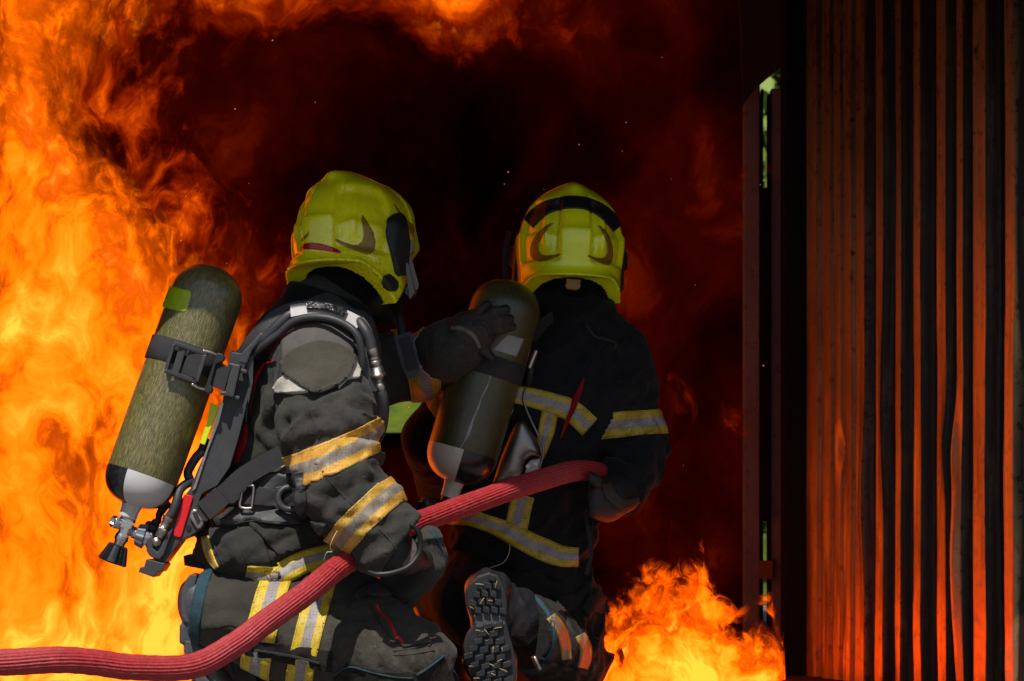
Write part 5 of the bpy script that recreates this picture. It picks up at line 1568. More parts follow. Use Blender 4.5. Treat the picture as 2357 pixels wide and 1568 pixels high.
def K1(*pts): return [(201.4 + x * .2751, 546.7 + y * .2751) for x, y in pts]
def K2(*pts): return [(201.4 + x * .2751, 920.7 + y * .2751) for x, y in pts]
def k1(x, y, Y): return P(201.4 + x * .2751, 546.7 + y * .2751, Y)
def k2(x, y, Y): return P(201.4 + x * .2751, 920.7 + y * .2751, Y)
def K4(*pts): return [(517.9 + x * .2751, 661.7 + y * .2751) for x, y in pts]
def k4(x, y, Y): return P(517.9 + x * .2751, 661.7 + y * .2751, Y)

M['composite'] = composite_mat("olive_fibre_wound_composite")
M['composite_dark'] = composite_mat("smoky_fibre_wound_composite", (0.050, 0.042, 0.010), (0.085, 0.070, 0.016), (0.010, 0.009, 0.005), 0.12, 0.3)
ba1 = thing("breathing_apparatus", ffbase(420, 5.88), "olive fibre breathing cylinder with lime label on the nearer firefighter's back", "air tank")
cy1, A1, B1, L1 = cylinder_set(ba1, (327, 1097, 5.84), (474, 684, 5.88), None, .0815, .072, .06, M['composite'], 0, None)
ax1 = nrm(B1 - A1)
bottom_dome("bottom_dome", A1, B1, .0815, .066, .022, [M['silver'], M['blackgloss']], -107, cy1)
nk = A1 - ax1 * .066
lathe("neck", [(0, .024), (.012, .0215), (.014, .021), (.03, .0208)], nk, nk - ax1, M['silver'], cy1)
BC = bvh_of(cy1)
drape("lime_label", K1((690, 408), (760, 424), (835, 440), (862, 452), (866, 480), (850, 545), (832, 600), (822, 620), (800, 624), (720, 606), (628, 580), (640, 540), (668, 470)), BC, M['lime'], cy1, off=.0012, thick=.002, step=5)
# strap ring and its tensioner
c_ = A1 + ax1 * (L1 * .655)
ring_prof = [(-.027, .0818), (-.0265, .0845), (.0265, .0845), (.027, .0818)]
lathe("cylinder_strap", ring_prof, c_, c_ + ax1, M['web'], ba1, 64)
YB1 = 5.772
bk = thing and plate("strap_buckle", K1((720, 872), (742, 872), (1000, 955), (1006, 985), (985, 990), (728, 905)), YB1 - .012, .014, M['plastic'], ba1, .003, gx=.0003)
plate("buckle_bar", K1((637, 1108), (660, 1100), (930, 1185), (922, 1222), (900, 1225), (640, 1130)), YB1 - .012, .014, M['plastic'], bk, .003, gx=.0003)
plate("buckle_bar", K1((708, 888), (735, 895), (668, 1115), (640, 1105)), YB1 - .010, .014, M['plastic'], bk, .002)
plate("buckle_bar", K1((765, 912), (828, 930), (760, 1150), (700, 1130)), YB1 - .013, .014, M['plastic'], bk, .003)
plate("buckle_bar", K1((960, 985), (1002, 980), (925, 1215), (900, 1200)), YB1 - .009, .010, M['plastic'], bk, .002)
plate("webbing_end", K1((850, 950), (965, 985), (985, 1002), (930, 1188), (770, 1135)), YB1 - .006, .012, M['web'], bk, .002)
tube("wire_loop", [k1(965, 948, YB1), k1(1030, 962, YB1 + .004), k1(1085, 985, YB1 + .01)], .0035, M['nickel'], bk, 8)
tube("wire_loop", [k1(872, 1228, YB1), k1(930, 1258, YB1 + .004), k1(985, 1276, YB1 + .01)], .0035, M['nickel'], bk, 8)
cam_ = plate("cam_lever", K1((1090, 962), (1135, 975), (1148, 1010), (1130, 1040), (1075, 1060), (1030, 1230), (1050, 1270), (1030, 1308), (985, 1302), (972, 1280), (1060, 1030)), YB1 + .004, .02, M['black'], ba1, .003)
plate("webbing_end", K1((1085, 1042), (1120, 1052), (1196, 1090), (1145, 1284), (1030, 1240)), YB1 + .012, .012, M['web'], ba1, .002)
blk = plate("strap_anchor", K1((1160, 1040), (1282, 1066), (1268, 1130), (1222, 1342), (1098, 1312), (1110, 1285), (1150, 1285), (1205, 1090)), YB1 + .012, .03, M['plastic'], ba1, .004)
plate("anchor_tab", K1((1268, 1088), (1338, 1108), (1334, 1142), (1262, 1124)), YB1 + .02, .02, M['plastic'], blk, .003)
plate("anchor_tab", K1((1200, 1310), (1278, 1330), (1268, 1362), (1192, 1342)), YB1 + .02, .02, M['plastic'], blk, .003)

# moulded back plate: spine, raised outer wing, foot
YP = 5.835
bp = plate("backplate", K1((1195, 935), (1215, 960), (1300, 970), (1390, 990), (1392, 1100), (1386, 1210), (1345, 1400), (1330, 1568)) +
           K2((1310, 130), (1268, 300), (1225, 470), (1190, 560), (1140, 660), (1080, 720), (1000, 770), (955, 790), (925, 870), (985, 1000), (960, 1075), (860, 1140), (785, 1170), (640, 1365), (570, 1345), (500, 1280), (480, 1200), (530, 1130), (640, 1080), (690, 1000), (760, 860), (860, 740), (905, 620), (990, 420), (1130, 10)),
           YP, .10, M['plastic'], ba1, .008)
plate("wing", K1((1310, 985), (1388, 992), (1384, 1210), (1345, 1400)) + K2((1340, 0), (1268, 300), (1190, 560), (1085, 715), (960, 780), (985, 700), (1090, 560), (1180, 330), (1235, 90)) + K1((1300, 1400), (1340, 1280), (1350, 1180)), YP - .022, .04, M['plastic'], bp, .008)
plate("spine_strip", K2((1110, 30), (1142, 20), (1100, 190), (1010, 420), (985, 500), (905, 745), (872, 768), (900, 690), (965, 490), (1000, 400)), YP - .006, .012, M['nickel'], bp, .001)
plate("reflective_strip", K2((1030, 20), (1094, 60), (1060, 160), (980, 376), (940, 362), (1000, 190)), YP - .008, .01, M['lime_strip'], bp, .001)
plate("reflective_strip", K2((945, -10), (1003, 0), (960, 130), (882, 340), (848, 330), (905, 150)), YP + .03, .01, M['lime_strip'], bp, .001)
plate("red_label", K2((806, 795), (822, 788), (880, 806), (880, 822), (785, 1140), (770, 1152), (712, 1136), (710, 1118)), YP - .006, .012, M['red_label'], bp, .002)
gd = plate("strap_glide", K2((862, 930), (890, 912), (918, 915), (932, 950), (968, 1010), (972, 1040), (945, 1076), (915, 1080), (898, 1050), (852, 985)), YP - .012, .014, M['nickel'], bp, .004)
plate("webbing_end", K2((876, 945), (908, 935), (945, 1020), (918, 1050)), YP - .016, .008, M['web'], gd, .001)
bmh = geo_bm(*lathe_geo([(0, .0005), (0, .0055), (.003, .006)], k2(846, 1070, YP - .004), k2(846, 1070, YP + .1), 20)[:2])
mk_bm("eyelet", bmh, M['black'], bp)
ft = plate("foot", K2((490, 1330), (560, 1345), (650, 1368), (648, 1385), (612, 1440), (590, 1440), (552, 1486), (425, 1440), (440, 1396), (470, 1400), (482, 1360)), YP - .012, .10, M['plastic'], bp, .006)
plate("cheek", K2((500, 1180), (540, 1130), (560, 1180), (545, 1240), (585, 1270), (600, 1250), (660, 1120), (720, 1065), (690, 1150), (640, 1290), (600, 1340), (520, 1310), (488, 1260)), YP - .016, .02, M['plastic'], bp, .004)
lathe("pivot_disc", [(0, .0005), (0, .006), (.001, .0062), (.001, .009), (.005, .0105), (.009, .0105)], k2(578, 1186, YP - .022), k2(578, 1186, YP + .1), M['nickel'], bp, 28)
# reducer, hose and fittings
lathe("hose_fitting", [(0, .009), (.006, .0095), (.007, .0115), (.022, .0115), (.024, .009), (.04, .010), (.041, .012), (.05, .012)], k2(600, 1150, YP - .014), k2(668, 1000, YP - .014), M['nickel'], ba1, 20)
plate("fitting_lever", K2((590, 1075), (605, 1060), (660, 1088), (655, 1105), (630, 1106)), YP - .028, .008, M['nickel'], ba1, .002)
tube("air_hose", [k2(668, 1000, YP - .014), k2(710, 940, YP - .014), k2(742, 860, YP - .012), k2(768, 765, YP - .004), k2(810, 715, YP + .01), k2(880, 680, YP + .03)], .0105, M['rubber'], ba1)
tube("air_hose", [k2(870, 700, YP + .03), k2(840, 620, YP + .03), k2(860, 560, YP + .03), k2(910, 480, YP + .03), k2(960, 420, YP + .04), k2(990, 330, YP + .05)], .0105, M['rubber'], ba1)
tube("pressure_line", [k2(690, 860, YP + .03), k2(640, 900, YP + .03), k2(600, 960, YP + .03), k2(590, 1010, YP + .03), k2(560, 1040, YP + .03), k2(530, 1120, YP + .02)], [.008, .010, .007, .010, .008], M['black'], ba1, 10, ribs=0)
lobed("reducer", k2(560, 1040, YP + .02), k2(480, 1200, YP + .03), .018, .02, 6, .05, M['black'], ba1)
# cylinder valve
vb = k2(345, 985, 5.842)
va = lathe("valve", [(0, .0205), (.01, .0208), (.022, .0208), (.024, .0195), (.0245, .0005)], nk - ax1 * .008, nk - ax1, M['white'], ba1)
lathe("valve_body", [(0, .017), (.004, .0185), (.018, .0185), (.022, .014), (.036, .0125), (.042, .0155), (.052, .0165), (.056, .0135), (.064, .012), (.07, .012)], k2(345, 985, 5.842), k2(262, 1220, 5.842), M['chrome'], va, 28)
plate("valve_block", K2((290, 1000), (388, 1030), (360, 1085), (345, 1085), (320, 1160), (280, 1150), (300, 1075), (270, 1065)), 5.818, .045, M['chrome'], va, .005)
lathe("outlet", [(0, .010), (.01, .011), (.012, .0135), (.028, .0145), (.030, .012), (.030, .009), (.022, .009), (.022, .0005)], k2(300, 1050, 5.842), k2(215, 1015, 5.825), M['chrome'], va, 28)
lathe("outlet", [(0, .011), (.016, .011), (.018, .0135), (.03, .014)], k2(315, 1085, 5.842), k2(430, 1125, 5.842), M['chrome'], va, 28)
lobed("hand_wheel", k2(412, 1122, 5.842), k2(488, 1145, 5.842), .0235, .0285, 9, .035, M['bluegrey'], va)
lathe("outlet", [(0, .02), (.014, .02), (.018, .014), (.03, .013)], k2(488, 1145, 5.842), k2(560, 1170, 5.842), M['chrome'], va, 28)
lathe("gland", [(0, .0125), (.004, .0125), (.0045, .0115), (.008, .0115), (.0085, .0128), (.014, .0128)], k2(270, 1190, 5.842), k2(255, 1230, 5.842), M['nickel'], va, 28)
lobed("valve_knob", k2(262, 1212, 5.842), k2(205, 1362, 5.842), .020, .0315, 4, .10, M['blackgloss'], va, rnd=.12)
# harness: shoulder pad with its hoses, waist belt, diagonal strap
BJ2 = bvh_of(jk)
pad_pts = [(556, 832), (575, 800), (606, 762), (640, 732), (675, 716), (720, 710), (765, 716), (805, 731), (832, 760), (845, 800), (848, 850), (846, 900)]
sp = ribbon("shoulder_strap", [P(x, y, Yq) for (x, y), Yq in zip(pad_pts, [5.85, 5.83, 5.815, 5.81, 5.81, 5.81, 5.81, 5.81, 5.80, 5.795, 5.79, 5.79])], .040, .012, M['pad'], ba1, ref=[(0, -.8, .5)] * 6 + [(0.3, -.9, .3)] * 2)
BS = bvh_of(sp)
ribbon("grey_patch", [P(x, y, Yq) for x, y, Yq in ((669, 717, 5.790), (700, 712, 5.788), (735, 712, 5.787), (775, 721, 5.786), (806, 734, 5.784), (828, 747, 5.782))], .032, .004, M['vinylgrey'], sp, ref=[(0, -.8, .5)] * 3 + [(0.25, -.9, .35)])
ribbon("tape_wrap", [P(x, y, Yq) for x, y, Yq in ((706, 704, 5.781), (735, 704, 5.780), (770, 711, 5.779), (796, 722, 5.778))], .019, .006, M['duct'], sp, ref=(0, -.75, .6))
tube("air_hose", [k4(200, 600, 5.83), k4(300, 500, 5.81), k4(440, 395, 5.795), k4(560, 292, 5.785), k4(700, 250, 5.775), k4(870, 258, 5.765), k4(1020, 318, 5.76), k4(1105, 400, 5.755), k4(1140, 520, 5.76), k4(1148, 660, 5.77), k4(1140, 760, 5.79)], .0085, M['rubber'], ba1)
tube("air_hose", [k4(180, 570, 5.84), k4(260, 490, 5.82), k4(360, 400, 5.81), k4(460, 300, 5.805), k4(545, 230, 5.805), k4(600, 205, 5.815)], .0125, M['rubber'], ba1)
tube("air_hose", [k4(1095, 262, 5.81), k4(1130, 300, 5.79), k4(1180, 370, 5.78), k4(1215, 450, 5.78), k4(1230, 520, 5.78)], .0125, M['rubber'], ba1)
lathe("quick_coupling", [(0, .0125), (.004, .0135), (.018, .0140), (.0185, .011), (.023, .0135), (.027, .0135), (.0275, .0115), (.029, .0145), (.041, .0145), (.0415, .012), (.044, .0155), (.058, .0158), (.059, .0185), (.066, .0185), (.067, .0125), (.072, .011), (.073, .009), (.078, .0095), (.0785, .0125), (.096, .0120), (.098, .0095)],
      k4(1228, 505, 5.78), k4(1308, 880, 5.80), M['nickel'], ba1, 24)
tube("air_hose", [k4(1300, 850, 5.80), k4(1322, 920, 5.80), k4(1332, 1020, 5.81), k4(1318, 1150, 5.83), k4(1290, 1240, 5.86), k4(1250, 1290, 5.92), k4(1190, 1300, 6.0)], .0115, M['rubber'], ba1)
plate("buckle_cover", [(548, 835), (556, 812), (577, 790), (600, 765), (608, 768), (604, 778), (580, 806), (568, 838)], 5.80, .02, M['plastic'], ba1, .004)
drape("waist_pad", [(497, 1212), (508, 1180), (524, 1152), (548, 1125), (580, 1104), (620, 1094), (700, 1084), (704, 1200), (690, 1210), (640, 1212), (580, 1206), (530, 1214)], BJ2, M['pad'], ba1, off=.022, thick=.024, step=8)
BW = bvh_of(bpy.data.objects["waist_pad"])
drape_strip("pad_piping", [(500, 1208), (530, 1207), (580, 1199), (640, 1205), (695, 1203)], 4, BW, M['black'], ba1, off=.004, thick=.006)
wb = drape_strip("waist_belt", [(515, 1143), (560, 1141), (600, 1144), (650, 1147), (700, 1140)], [46, 46, 42, 42, 42], BW, M['web'], ba1, off=.008, thick=.006)
tube("belt_slide", [P(558, 1116, 5.795), P(580, 1118, 5.795), P(584, 1124, 5.795), P(580, 1164, 5.795), P(575, 1170, 5.795), P(553, 1166, 5.795), P(556, 1140, 5.795), P(557, 1118, 5.795)], .0032, M['nickel'], wb, 8)
# round snap buckle
def torus_geo(c, R, r, nrm_, s=36, q=12):
    n = nrm(nrm_); a = nrm(np.cross(n, [0.1, .2, 1])); b = np.cross(n, a); V, Fc = [], []
    for i in range(s):
        t = 2 * math.pi * i / s; d = math.cos(t) * a + math.sin(t) * b
        for j in range(q):
            p_ = 2 * math.pi * j / q; V.append(c + d * (R + r * math.cos(p_)) + n * r * math.sin(p_))
    for i in range(s):
        for j in range(q):
            Fc.append((i * q + j, ((i + 1) % s) * q + j, ((i + 1) % s) * q + (j + 1) % q, i * q + (j + 1) % q))
    return np.array(V), Fc
V, Fc = torus_geo(P(666, 1147, 5.79), .0245, .0075, (0.1, -1, 0.1)); rb_ = mk("round_buckle", V, Fc, M['plastic'], ba1)
lathe("buckle_face", [(0, .0005), (0, .021), (.006, .023)], P(666, 1147, 5.796), P(666, 1147, 5.9), M['black'], rb_)
plate("buckle_wing", [(632, 1122), (650, 1118), (648, 1130), (640, 1136)], 5.786, .012, M['plastic'], rb_, .002)
plate("buckle_wing", [(628, 1160), (642, 1158), (652, 1172), (640, 1174)], 5.786, .012, M['plastic'], rb_, .002)
ribbon("diagonal_strap", [P(462, 1182, 5.80), P(492, 1160, 5.79), P(525, 1130, 5.785), P(560, 1098, 5.79), P(600, 1073, 5.80), P(640, 1052, 5.80), P(690, 1030, 5.80)], .043, .004, M['web'], ba1)
ribbon("webbing_end", [P(470, 1176, 5.792), P(492, 1158, 5.782), P(512, 1140, 5.778)], .046, .006, M['web'], ba1)
# chest strap hanging at the far side with a padded end
tube("breathing_tube", [P(905, 690, 6.12), P(918, 730, 6.08), P(926, 770, 6.06), P(930, 800, 6.05)], .011, M['black'], ba1)
ribbon("hanging_strap", [P(926, 772, 6.03), P(935, 800, 6.02), P(945, 840, 6.02), P(953, 868, 6.02)], [.040, .044, .040, .030], .014, M['pad'], ba1)
ribbon("webbing_end", [P(930, 778, 6.018), P(941, 810, 6.008), P(950, 850, 6.008)], .025, .006, M['web'], ba1)
# dark strap end sticking out behind the seat
ribbon("belt_tail", [P(424, 1291, 5.98), P(440, 1290, 5.98), P(462, 1294, 5.98), P(482, 1298, 5.98)], [.022, .030, .030, .028], .012, M['black'], ba1)

# ================================================================== fire hose
V, Fc, UV = tube_geo(HP, [.0270, .0268, .0262, .0258, .0252, .0250, .0252, .0250, .0235, .0230], 168, 10, ribs=24, ribamp=.055, twist=1.1)
# the hose twists a little along its length
hose = mk("fire_hose", V, Fc, M['hose'], None, uv=UV, base=(P(440, 1540, 5.4)[0], 5.4, 0))
tag(hose, "ribbed red fire hose running up from the lower left under the firefighter's arm", "hose")
# ================================================================== the rear firefighter, seen from behind
rX, fY = np.array([1., 0, 0]), np.array([0, 1., 0])
FB = Field((-.30, 6.15, 0.0), (.42, 7.0, 1.2), .012)
FB.add(FB.eseg(P(1195, 1290, 6.43), P(1280, 900, 6.42), (.13, .10), (.16, .11), rX, fY), .001)
FB.add(FB.eseg(P(1280, 900, 6.42), P(1300, 790, 6.43), (.16, .11), (.13, .08), rX, fY), .04)
FB.add(FB.cap(P(1312, 760, 6.43), P(1318, 640, 6.44), .06, .058), .03)
FB.add(FB.ell(P(1312, 570, 6.45), (.080, .10, .115)), .03)
FB.add(FB.ell(P(1310, 590, 6.56), (.016, .02, .026)), .012)
FB.add(FB.cap(P(1270, 1370, 6.42), P(1350, 1560, 6.55), .09, .07), .03)
FB.add(FB.cap(P(1360, 1555, 6.55), P(1240, 1470, 6.25), .065, .05), .02)
FB.add(FB.cap(P(1100, 1370, 6.45), P(1020, 1350, 6.85), .085, .065), .03)
FB.add(FB.cap(P(1020, 1350, 6.85), P(1040, 1500, 6.80), .06, .05), .02)
FB.add(FB.cap(P(1400, 850, 6.43), P(1462, 1030, 6.42), .055, .05), .03)
FB.add(FB.cap(P(1462, 1030, 6.42), P(1425, 1135, 6.3), .045, .035), .02)
V, Fc = FB.mesh()
fire_b = mk("person", V, Fc, M['hood'], None, base=ffbase(1230, 6.42))
tag(fire_b, "rear firefighter kneeling with back to the camera, one boot sole showing", "person")

F = Field((-.02, 6.22, .80), (.32, 6.62, 1.14), .006)
F.add(F.cap(P(1312, 760, 6.43), P(1318, 650, 6.44), .080, .074), .001)
F.add(F.ell(P(1312, 575, 6.45), (.098, .118, .128)), .03)
F.fold(P(1312, 770, 6.43), P(1316, 620, 6.44), .14, .012, .045, 75)
V, Fc = F.mesh(); mk("hood", V, Fc, M['hood'], fire_b)

F = Field((-.32, 6.12, .26), (.44, 6.98, 1.02), .0066)
F.add(F.eseg(P(1190, 1300, 6.42), P(1212, 1150, 6.42), (.168, .145), (.158, .130), rX, fY), .001)
F.add(F.eseg(P(1212, 1150, 6.42), P(1272, 900, 6.41), (.158, .130), (.196, .145), rX, fY), .05)
F.add(F.eseg(P(1272, 900, 6.41), P(1302, 795, 6.43), (.196, .145), (.165, .110), rX, fY), .05)
F.add(F.cap(P(1310, 775, 6.43), P(1316, 735, 6.43), .105, .095), .05)
F.add(F.cap(P(1412, 850, 6.42), P(1450, 985, 6.42), .092, .072), .05)
F.add(F.cap(P(1450, 985, 6.42), P(1466, 1040, 6.41), .070, .072), .02)
F.add(F.cap(P(1466, 1040, 6.41), P(1425, 1130, 6.30), .072, .060), .02)
F.add(F.cap(P(1140, 860, 6.42), P(990, 1010, 6.50), .090, .072), .05)
F.add(F.cap(P(990, 1010, 6.50), P(1010, 1120, 6.78), .070, .058), .02)
F.fold(P(1425, 900, 6.42), P(1466, 1040, 6.41), .13, .026, .055, 61, .35, .5)
F.fold(P(1466, 1030, 6.41), P(1430, 1130, 6.3), .12, .026, .040, 62, .3, -.5)
F.fold(P(1280, 850, 6.4), P(1210, 1150, 6.42), .26, .026, .085, 63, .6, .7)
F.fold(P(1210, 1150, 6.42), P(1190, 1300, 6.42), .24, .020, .07, 64, .6, .6)
F.fold(P(1425, 860, 6.42), P(1466, 1130, 6.35), .14, .012, .028, 68, .35, .8)
F.fold(P(1300, 800, 6.4), P(1200, 1280, 6.42), .28, .010, .035, 69, .4, 1.3)
creases(F, [[(1395, 1030), (1440, 1055), (1515, 1050)], [(1400, 1060), (1450, 1085), (1500, 1075)], [(1380, 1095), (1420, 1110), (1480, 1090)], [(1400, 880), (1440, 900), (1480, 880)], [(1360, 800), (1340, 900), (1320, 1000)], [(1395, 830), (1385, 920), (1375, 1000)], [(1250, 1060), (1290, 1130), (1300, 1220)], [(1320, 1060), (1345, 1120), (1340, 1200)]], .011, .004, .018)
F.rough(.008, .09, 65); F.rough(.003, .03, 66)
F.cut(F.half(P(1200, 1296, 6.3), np.array([-.28, 0, -.96])) - .018)
F.cut(np.where((F.Y < 6.36) & (F.X > .2), F.half(P(1420, 1142, 6.29), nrm(P(1425, 1130, 6.30) - P(1466, 1040, 6.41))), -1))
V, Fc = F.mesh(); V = smooth_mesh(V, Fc, 1, .4)
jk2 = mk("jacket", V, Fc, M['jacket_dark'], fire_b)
BJB = bvh_of(jk2)
def K6(*p): return [(949.4 + x * .3671, 575.4 + y * .3671) for x, y in p]
def k6(x, y, Y): return P(949.4 + x * .3671, 575.4 + y * .3671, Y)
def K7(*p): return [(978.2 + x * .3395, 1035.7 + y * .3395) for x, y in p]
def k7(x, y, Y): return P(978.2 + x * .3395, 1035.7 + y * .3395, Y)
drape_strip("reflective_band", K6((640, 905), (760, 930), (880, 965), (1000, 1010), (1110, 1110)), [40, 44, 48, 50, 52], BJB, M['tape_shade'], jk2)
drape_strip("reflective_band", K6((862, 1010), (850, 1080), (835, 1150), (810, 1230), (775, 1330)), [36, 38, 36, 32, 26], BJB, M['tape_shade'], jk2, off=.002)
band("reflective_band", jk2, P(1450, 978, 6.42), nrm([.1, .0, -.99]), .060, .14, M['tape_shade'], jk2)
band("reflective_band", jk2, P(1040, 945, 6.47), nrm([.75, -.2, .65]), .055, .14, M['tape_shade'], jk2)
drape_strip("reflective_band", [(1205, 1140), (1196, 1175), (1188, 1215)], 52, BJB, M['tape_shade'], jk2, off=.002)
drape_strip("reflective_band", [(1030, 1188), (1080, 1192), (1125, 1206), (1170, 1225), (1212, 1247), (1252, 1266), (1290, 1280), (1330, 1283)], [38, 38, 38, 44, 50, 52, 48, 44], BJB, M['tape_shade'], jk2, off=.004)
drape_strip("lining_strip", K6((1074, 806), (1058, 860), (1020, 960), (972, 1070), (928, 1182)), [2, 9, 14, 12, 3], BJB, M['red_shaded'], jk2, off=.005, thick=.006)
drape_strip("piping", K6((1085, 470), (1140, 540), (1200, 560), (1270, 580), (1270, 620)), 4, BJB, M['glove'], jk2, off=.003)
seam("stitching", K6((1230, 590), (1130, 700), (1085, 800)), BJB, M['jacket_dark'], jk2, 5, .004)
seam("stitching", [(1310, 1262), (1306, 1282), (1298, 1304)], BJB, M['jacket_dark'], jk2, 3, .007)
ribbon("hanging_strap", [k7(1085, 420, 6.34), k7(1110, 560, 6.33), k7(1128, 700, 6.33), k7(1110, 780, 6.33), k7(1095, 850, 6.33)], .010, .003, M['web'], jk2)
tube("thread", [k7(575, 640, 6.25), k7(570, 700, 6.24), k7(530, 765, 6.23), k7(440, 800, 6.23)], .0008, M['thread'], jk2, seg=5)
# collar
F = Field((-.02, 6.22, .80), (.34, 6.62, 1.02), .006)
F.add(F.cap(P(1310, 775, 6.43), P(1316, 715, 6.43), .112, .098), .001)
F.fold(P(1310, 775, 6.43), P(1316, 700, 6.43), .2, .010, .05, 67, .5)
F.cut(F.half(P(1312, 706, 6.43), np.array([.05, 0, 1])))
F.cut(-(F.cap(P(1312, 760, 6.43), P(1316, 660, 6.43), .084, .084)))
V, Fc = F.mesh(); mk("collar", V, Fc, M['collar'], jk2)

# trousers
F = Field((-.32, 6.0, -.02), (.36, 7.05, .48), .0066)
F.add(F.eseg(P(1190, 1290, 6.43), P(1185, 1375, 6.42), (.150, .13), (.180, .15), rX, fY), .001)
F.add(F.cap(P(1265, 1375, 6.42), P(1340, 1555, 6.56), .118, .095), .05)
F.add(F.cap(P(1352, 1555, 6.56), P(1218, 1452, 6.14), .094, .080), .03)
F.add(F.cap(P(1100, 1380, 6.45), P(1028, 1352, 6.85), .112, .090), .05)
F.add(F.cap(P(1028, 1352, 6.85), P(1042, 1480, 6.82), .082, .072), .03)
F.fold(P(1330, 1560, 6.5), P(1230, 1460, 6.2), .16, .016, .055, 71, .4, .6)
F.fold(P(1270, 1360, 6.4), P(1345, 1540, 6.5), .19, .020, .065, 72, .4, .9)
F.rough(.005, .09, 73); F.rough(.002, .03, 74)
cdir = nrm(P(1218, 1452, 6.14) - P(1352, 1555, 6.56))
F.cut(np.where((F.Y < 6.35), F.half(P(1216, 1450, 6.14), nrm([-.8, -.6, -.15])), -1))
F.cut(np.where((F.Y > 6.66) & (F.Z < .25), F.half(P(1042, 1482, 6.82), np.array([0, 0, -1.])), -1))
V, Fc = F.mesh(); V = smooth_mesh(V, Fc, 1, .4)
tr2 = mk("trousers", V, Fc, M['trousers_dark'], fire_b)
BTB = bvh_of(tr2)
band("cuff_binding", tr2, P(1222, 1455, 6.15), nrm([.8, .6, .15]), .010, .14, M['teal'], tr2, .003)
band("cuff_binding", tr2, P(1042, 1474, 6.82), np.array([0, 0, 1.]), .022, .12, M['teal'], tr2, .003)
drape_strip("reflective_band", K7((850, 1130), (905, 1200), (945, 1300), (960, 1420)), [22, 24, 24, 22], BTB, M['tape_brown'], tr2)
drape_strip("reflective_band", K7((1050, 1255), (1085, 1330), (1085, 1410), (1065, 1480)), [22, 26, 26, 22], BTB, M['tape_brown'], tr2)
drape("pocket", K7((880, 1000), (1010, 985), (1130, 880), (1110, 960), (1030, 1060), (960, 1110), (900, 1100)), BTB, M['trousers_dark'], tr2, off=.008, thick=.008)
drape("pocket", K7((1100, 1000), (1150, 960), (1200, 980), (1225, 1110), (1180, 1115), (1120, 1080), (1090, 1140), (1060, 1080)), BTB, M['trousers_dark'], tr2, off=.012, thick=.008)
drape_strip("zip", K7((740, 1400), (850, 1440), (960, 1480), (1090, 1510)), 9, BTB, M['jacket_dark'], tr2, off=.006, thick=.008)
drape("zip_pull", K7((745, 1400), (765, 1395), (795, 1465), (785, 1475), (765, 1450)), BTB, M['nickel'], tr2, off=.012, thick=.006)

# right boot: sole towards the camera, upper behind it
YS = 6.0
outl = K7((430, 828), (360, 850), (300, 900), (272, 950), (270, 1000), (280, 1060), (300, 1110), (322, 1150), (320, 1190), (285, 1240), (268, 1290), (255, 1350), (255, 1420), (275, 1470), (300, 1510), (320, 1560), (360, 1640), (430, 1690), (520, 1690), (590, 1640), (622, 1568), (626, 1500), (620, 1450), (600, 1350), (580, 1280), (560, 1200), (560, 1100), (556, 1020), (542, 950), (520, 890), (490, 845))
F = Field((-.16, 5.96, -.04), (.16, 6.34, .42), .005)
F.add(F.eseg(k7(415, 930, YS + .055), k7(425, 1120, YS + .06), (.040, .05), (.034, .045), rX, fY), .001)
F.add(F.eseg(k7(425, 1120, YS + .06), k7(440, 1430, YS + .05), (.034, .045), (.054, .035), rX, fY), .03)
F.add(F.eseg(k7(440, 1430, YS + .05), k7(470, 1610, YS + .045), (.054, .035), (.046, .030), rX, fY), .03)
F.add(F.cap(k7(450, 1000, YS + .08), k7(640, 1130, YS + .14), .052, .056), .04)
F.add(F.cap(k7(640, 1130, YS + .14), k7(760, 1260, YS + .25), .056, .060), .03)
F.fold(k7(430, 1000, YS + .08), k7(640, 1130, YS + .14), .1, .008, .03, 81)
F.rough(.002, .04, 82)
F.cut(-(F.Y - (YS + .012)))
V, Fc = F.mesh(); bt = mk("boot", V, Fc, M['sole'], fire_b)

# lugs: rows of cut rubber blocks, heel and forefoot
def inside(x, y, poly):
    c = False
    for (x0, y0), (x1, y1) in zip(poly, poly[1:] + poly[:1]):
        if (y0 > y) != (y1 > y) and x < (x1 - x0) * (y - y0) / (y1 - y0) + x0: c = not c
    return c
cxo, cyo = 1122, 1440
shr = [((x - cxo) * .97 + cxo, (y - cyo) * .985 + cyo) for x, y in outl]
rl = random.Random(5)
lug = []
for row in range(18):
    yb = 1330 + row * 18.5
    if 1404 < yb < 1440: continue
    fore = yb > 1440
    wd = 25 if fore else 19
    for k_ in range(-5, 6):
        xb = 1122 + (k_ + (.5 if row % 2 else 0)) * wd + (yb - 1440) * .08
        curve = (abs(xb - 1126) / 60.0) ** 2 * 9 * (1 if fore else -1)
        ym = yb - curve
        tl = 3 if fore else -2
        q = [(xb - wd * .41, ym - 7.2 + tl + rl.uniform(-1, 1)), (xb + wd * .41, ym - 7.2 - tl + rl.uniform(-1, 1)), (xb + wd * .41, ym + 7.2 - tl), (xb - wd * .41, ym + 7.2 + tl)]
        if all(inside(x, y, shr) for x, y in q):
            lb = plate_bm(q, YS - .013 - rl.uniform(0, .002), .017, .002)
            for fq in lb.faces: fq.material_index = 1
            lug.append(lb)
sl_ = mk_bm("sole", join_bm([plate_bm(outl, YS, .026, .006)] + lug), [M['black'], M['sole']], bt)
plate("arch", K7((330, 1120), (400, 1100), (470, 1120), (545, 1130), (545, 1190), (440, 1200), (350, 1210)), YS - .002, .01, M['boot'], sl_, .003)
st = []
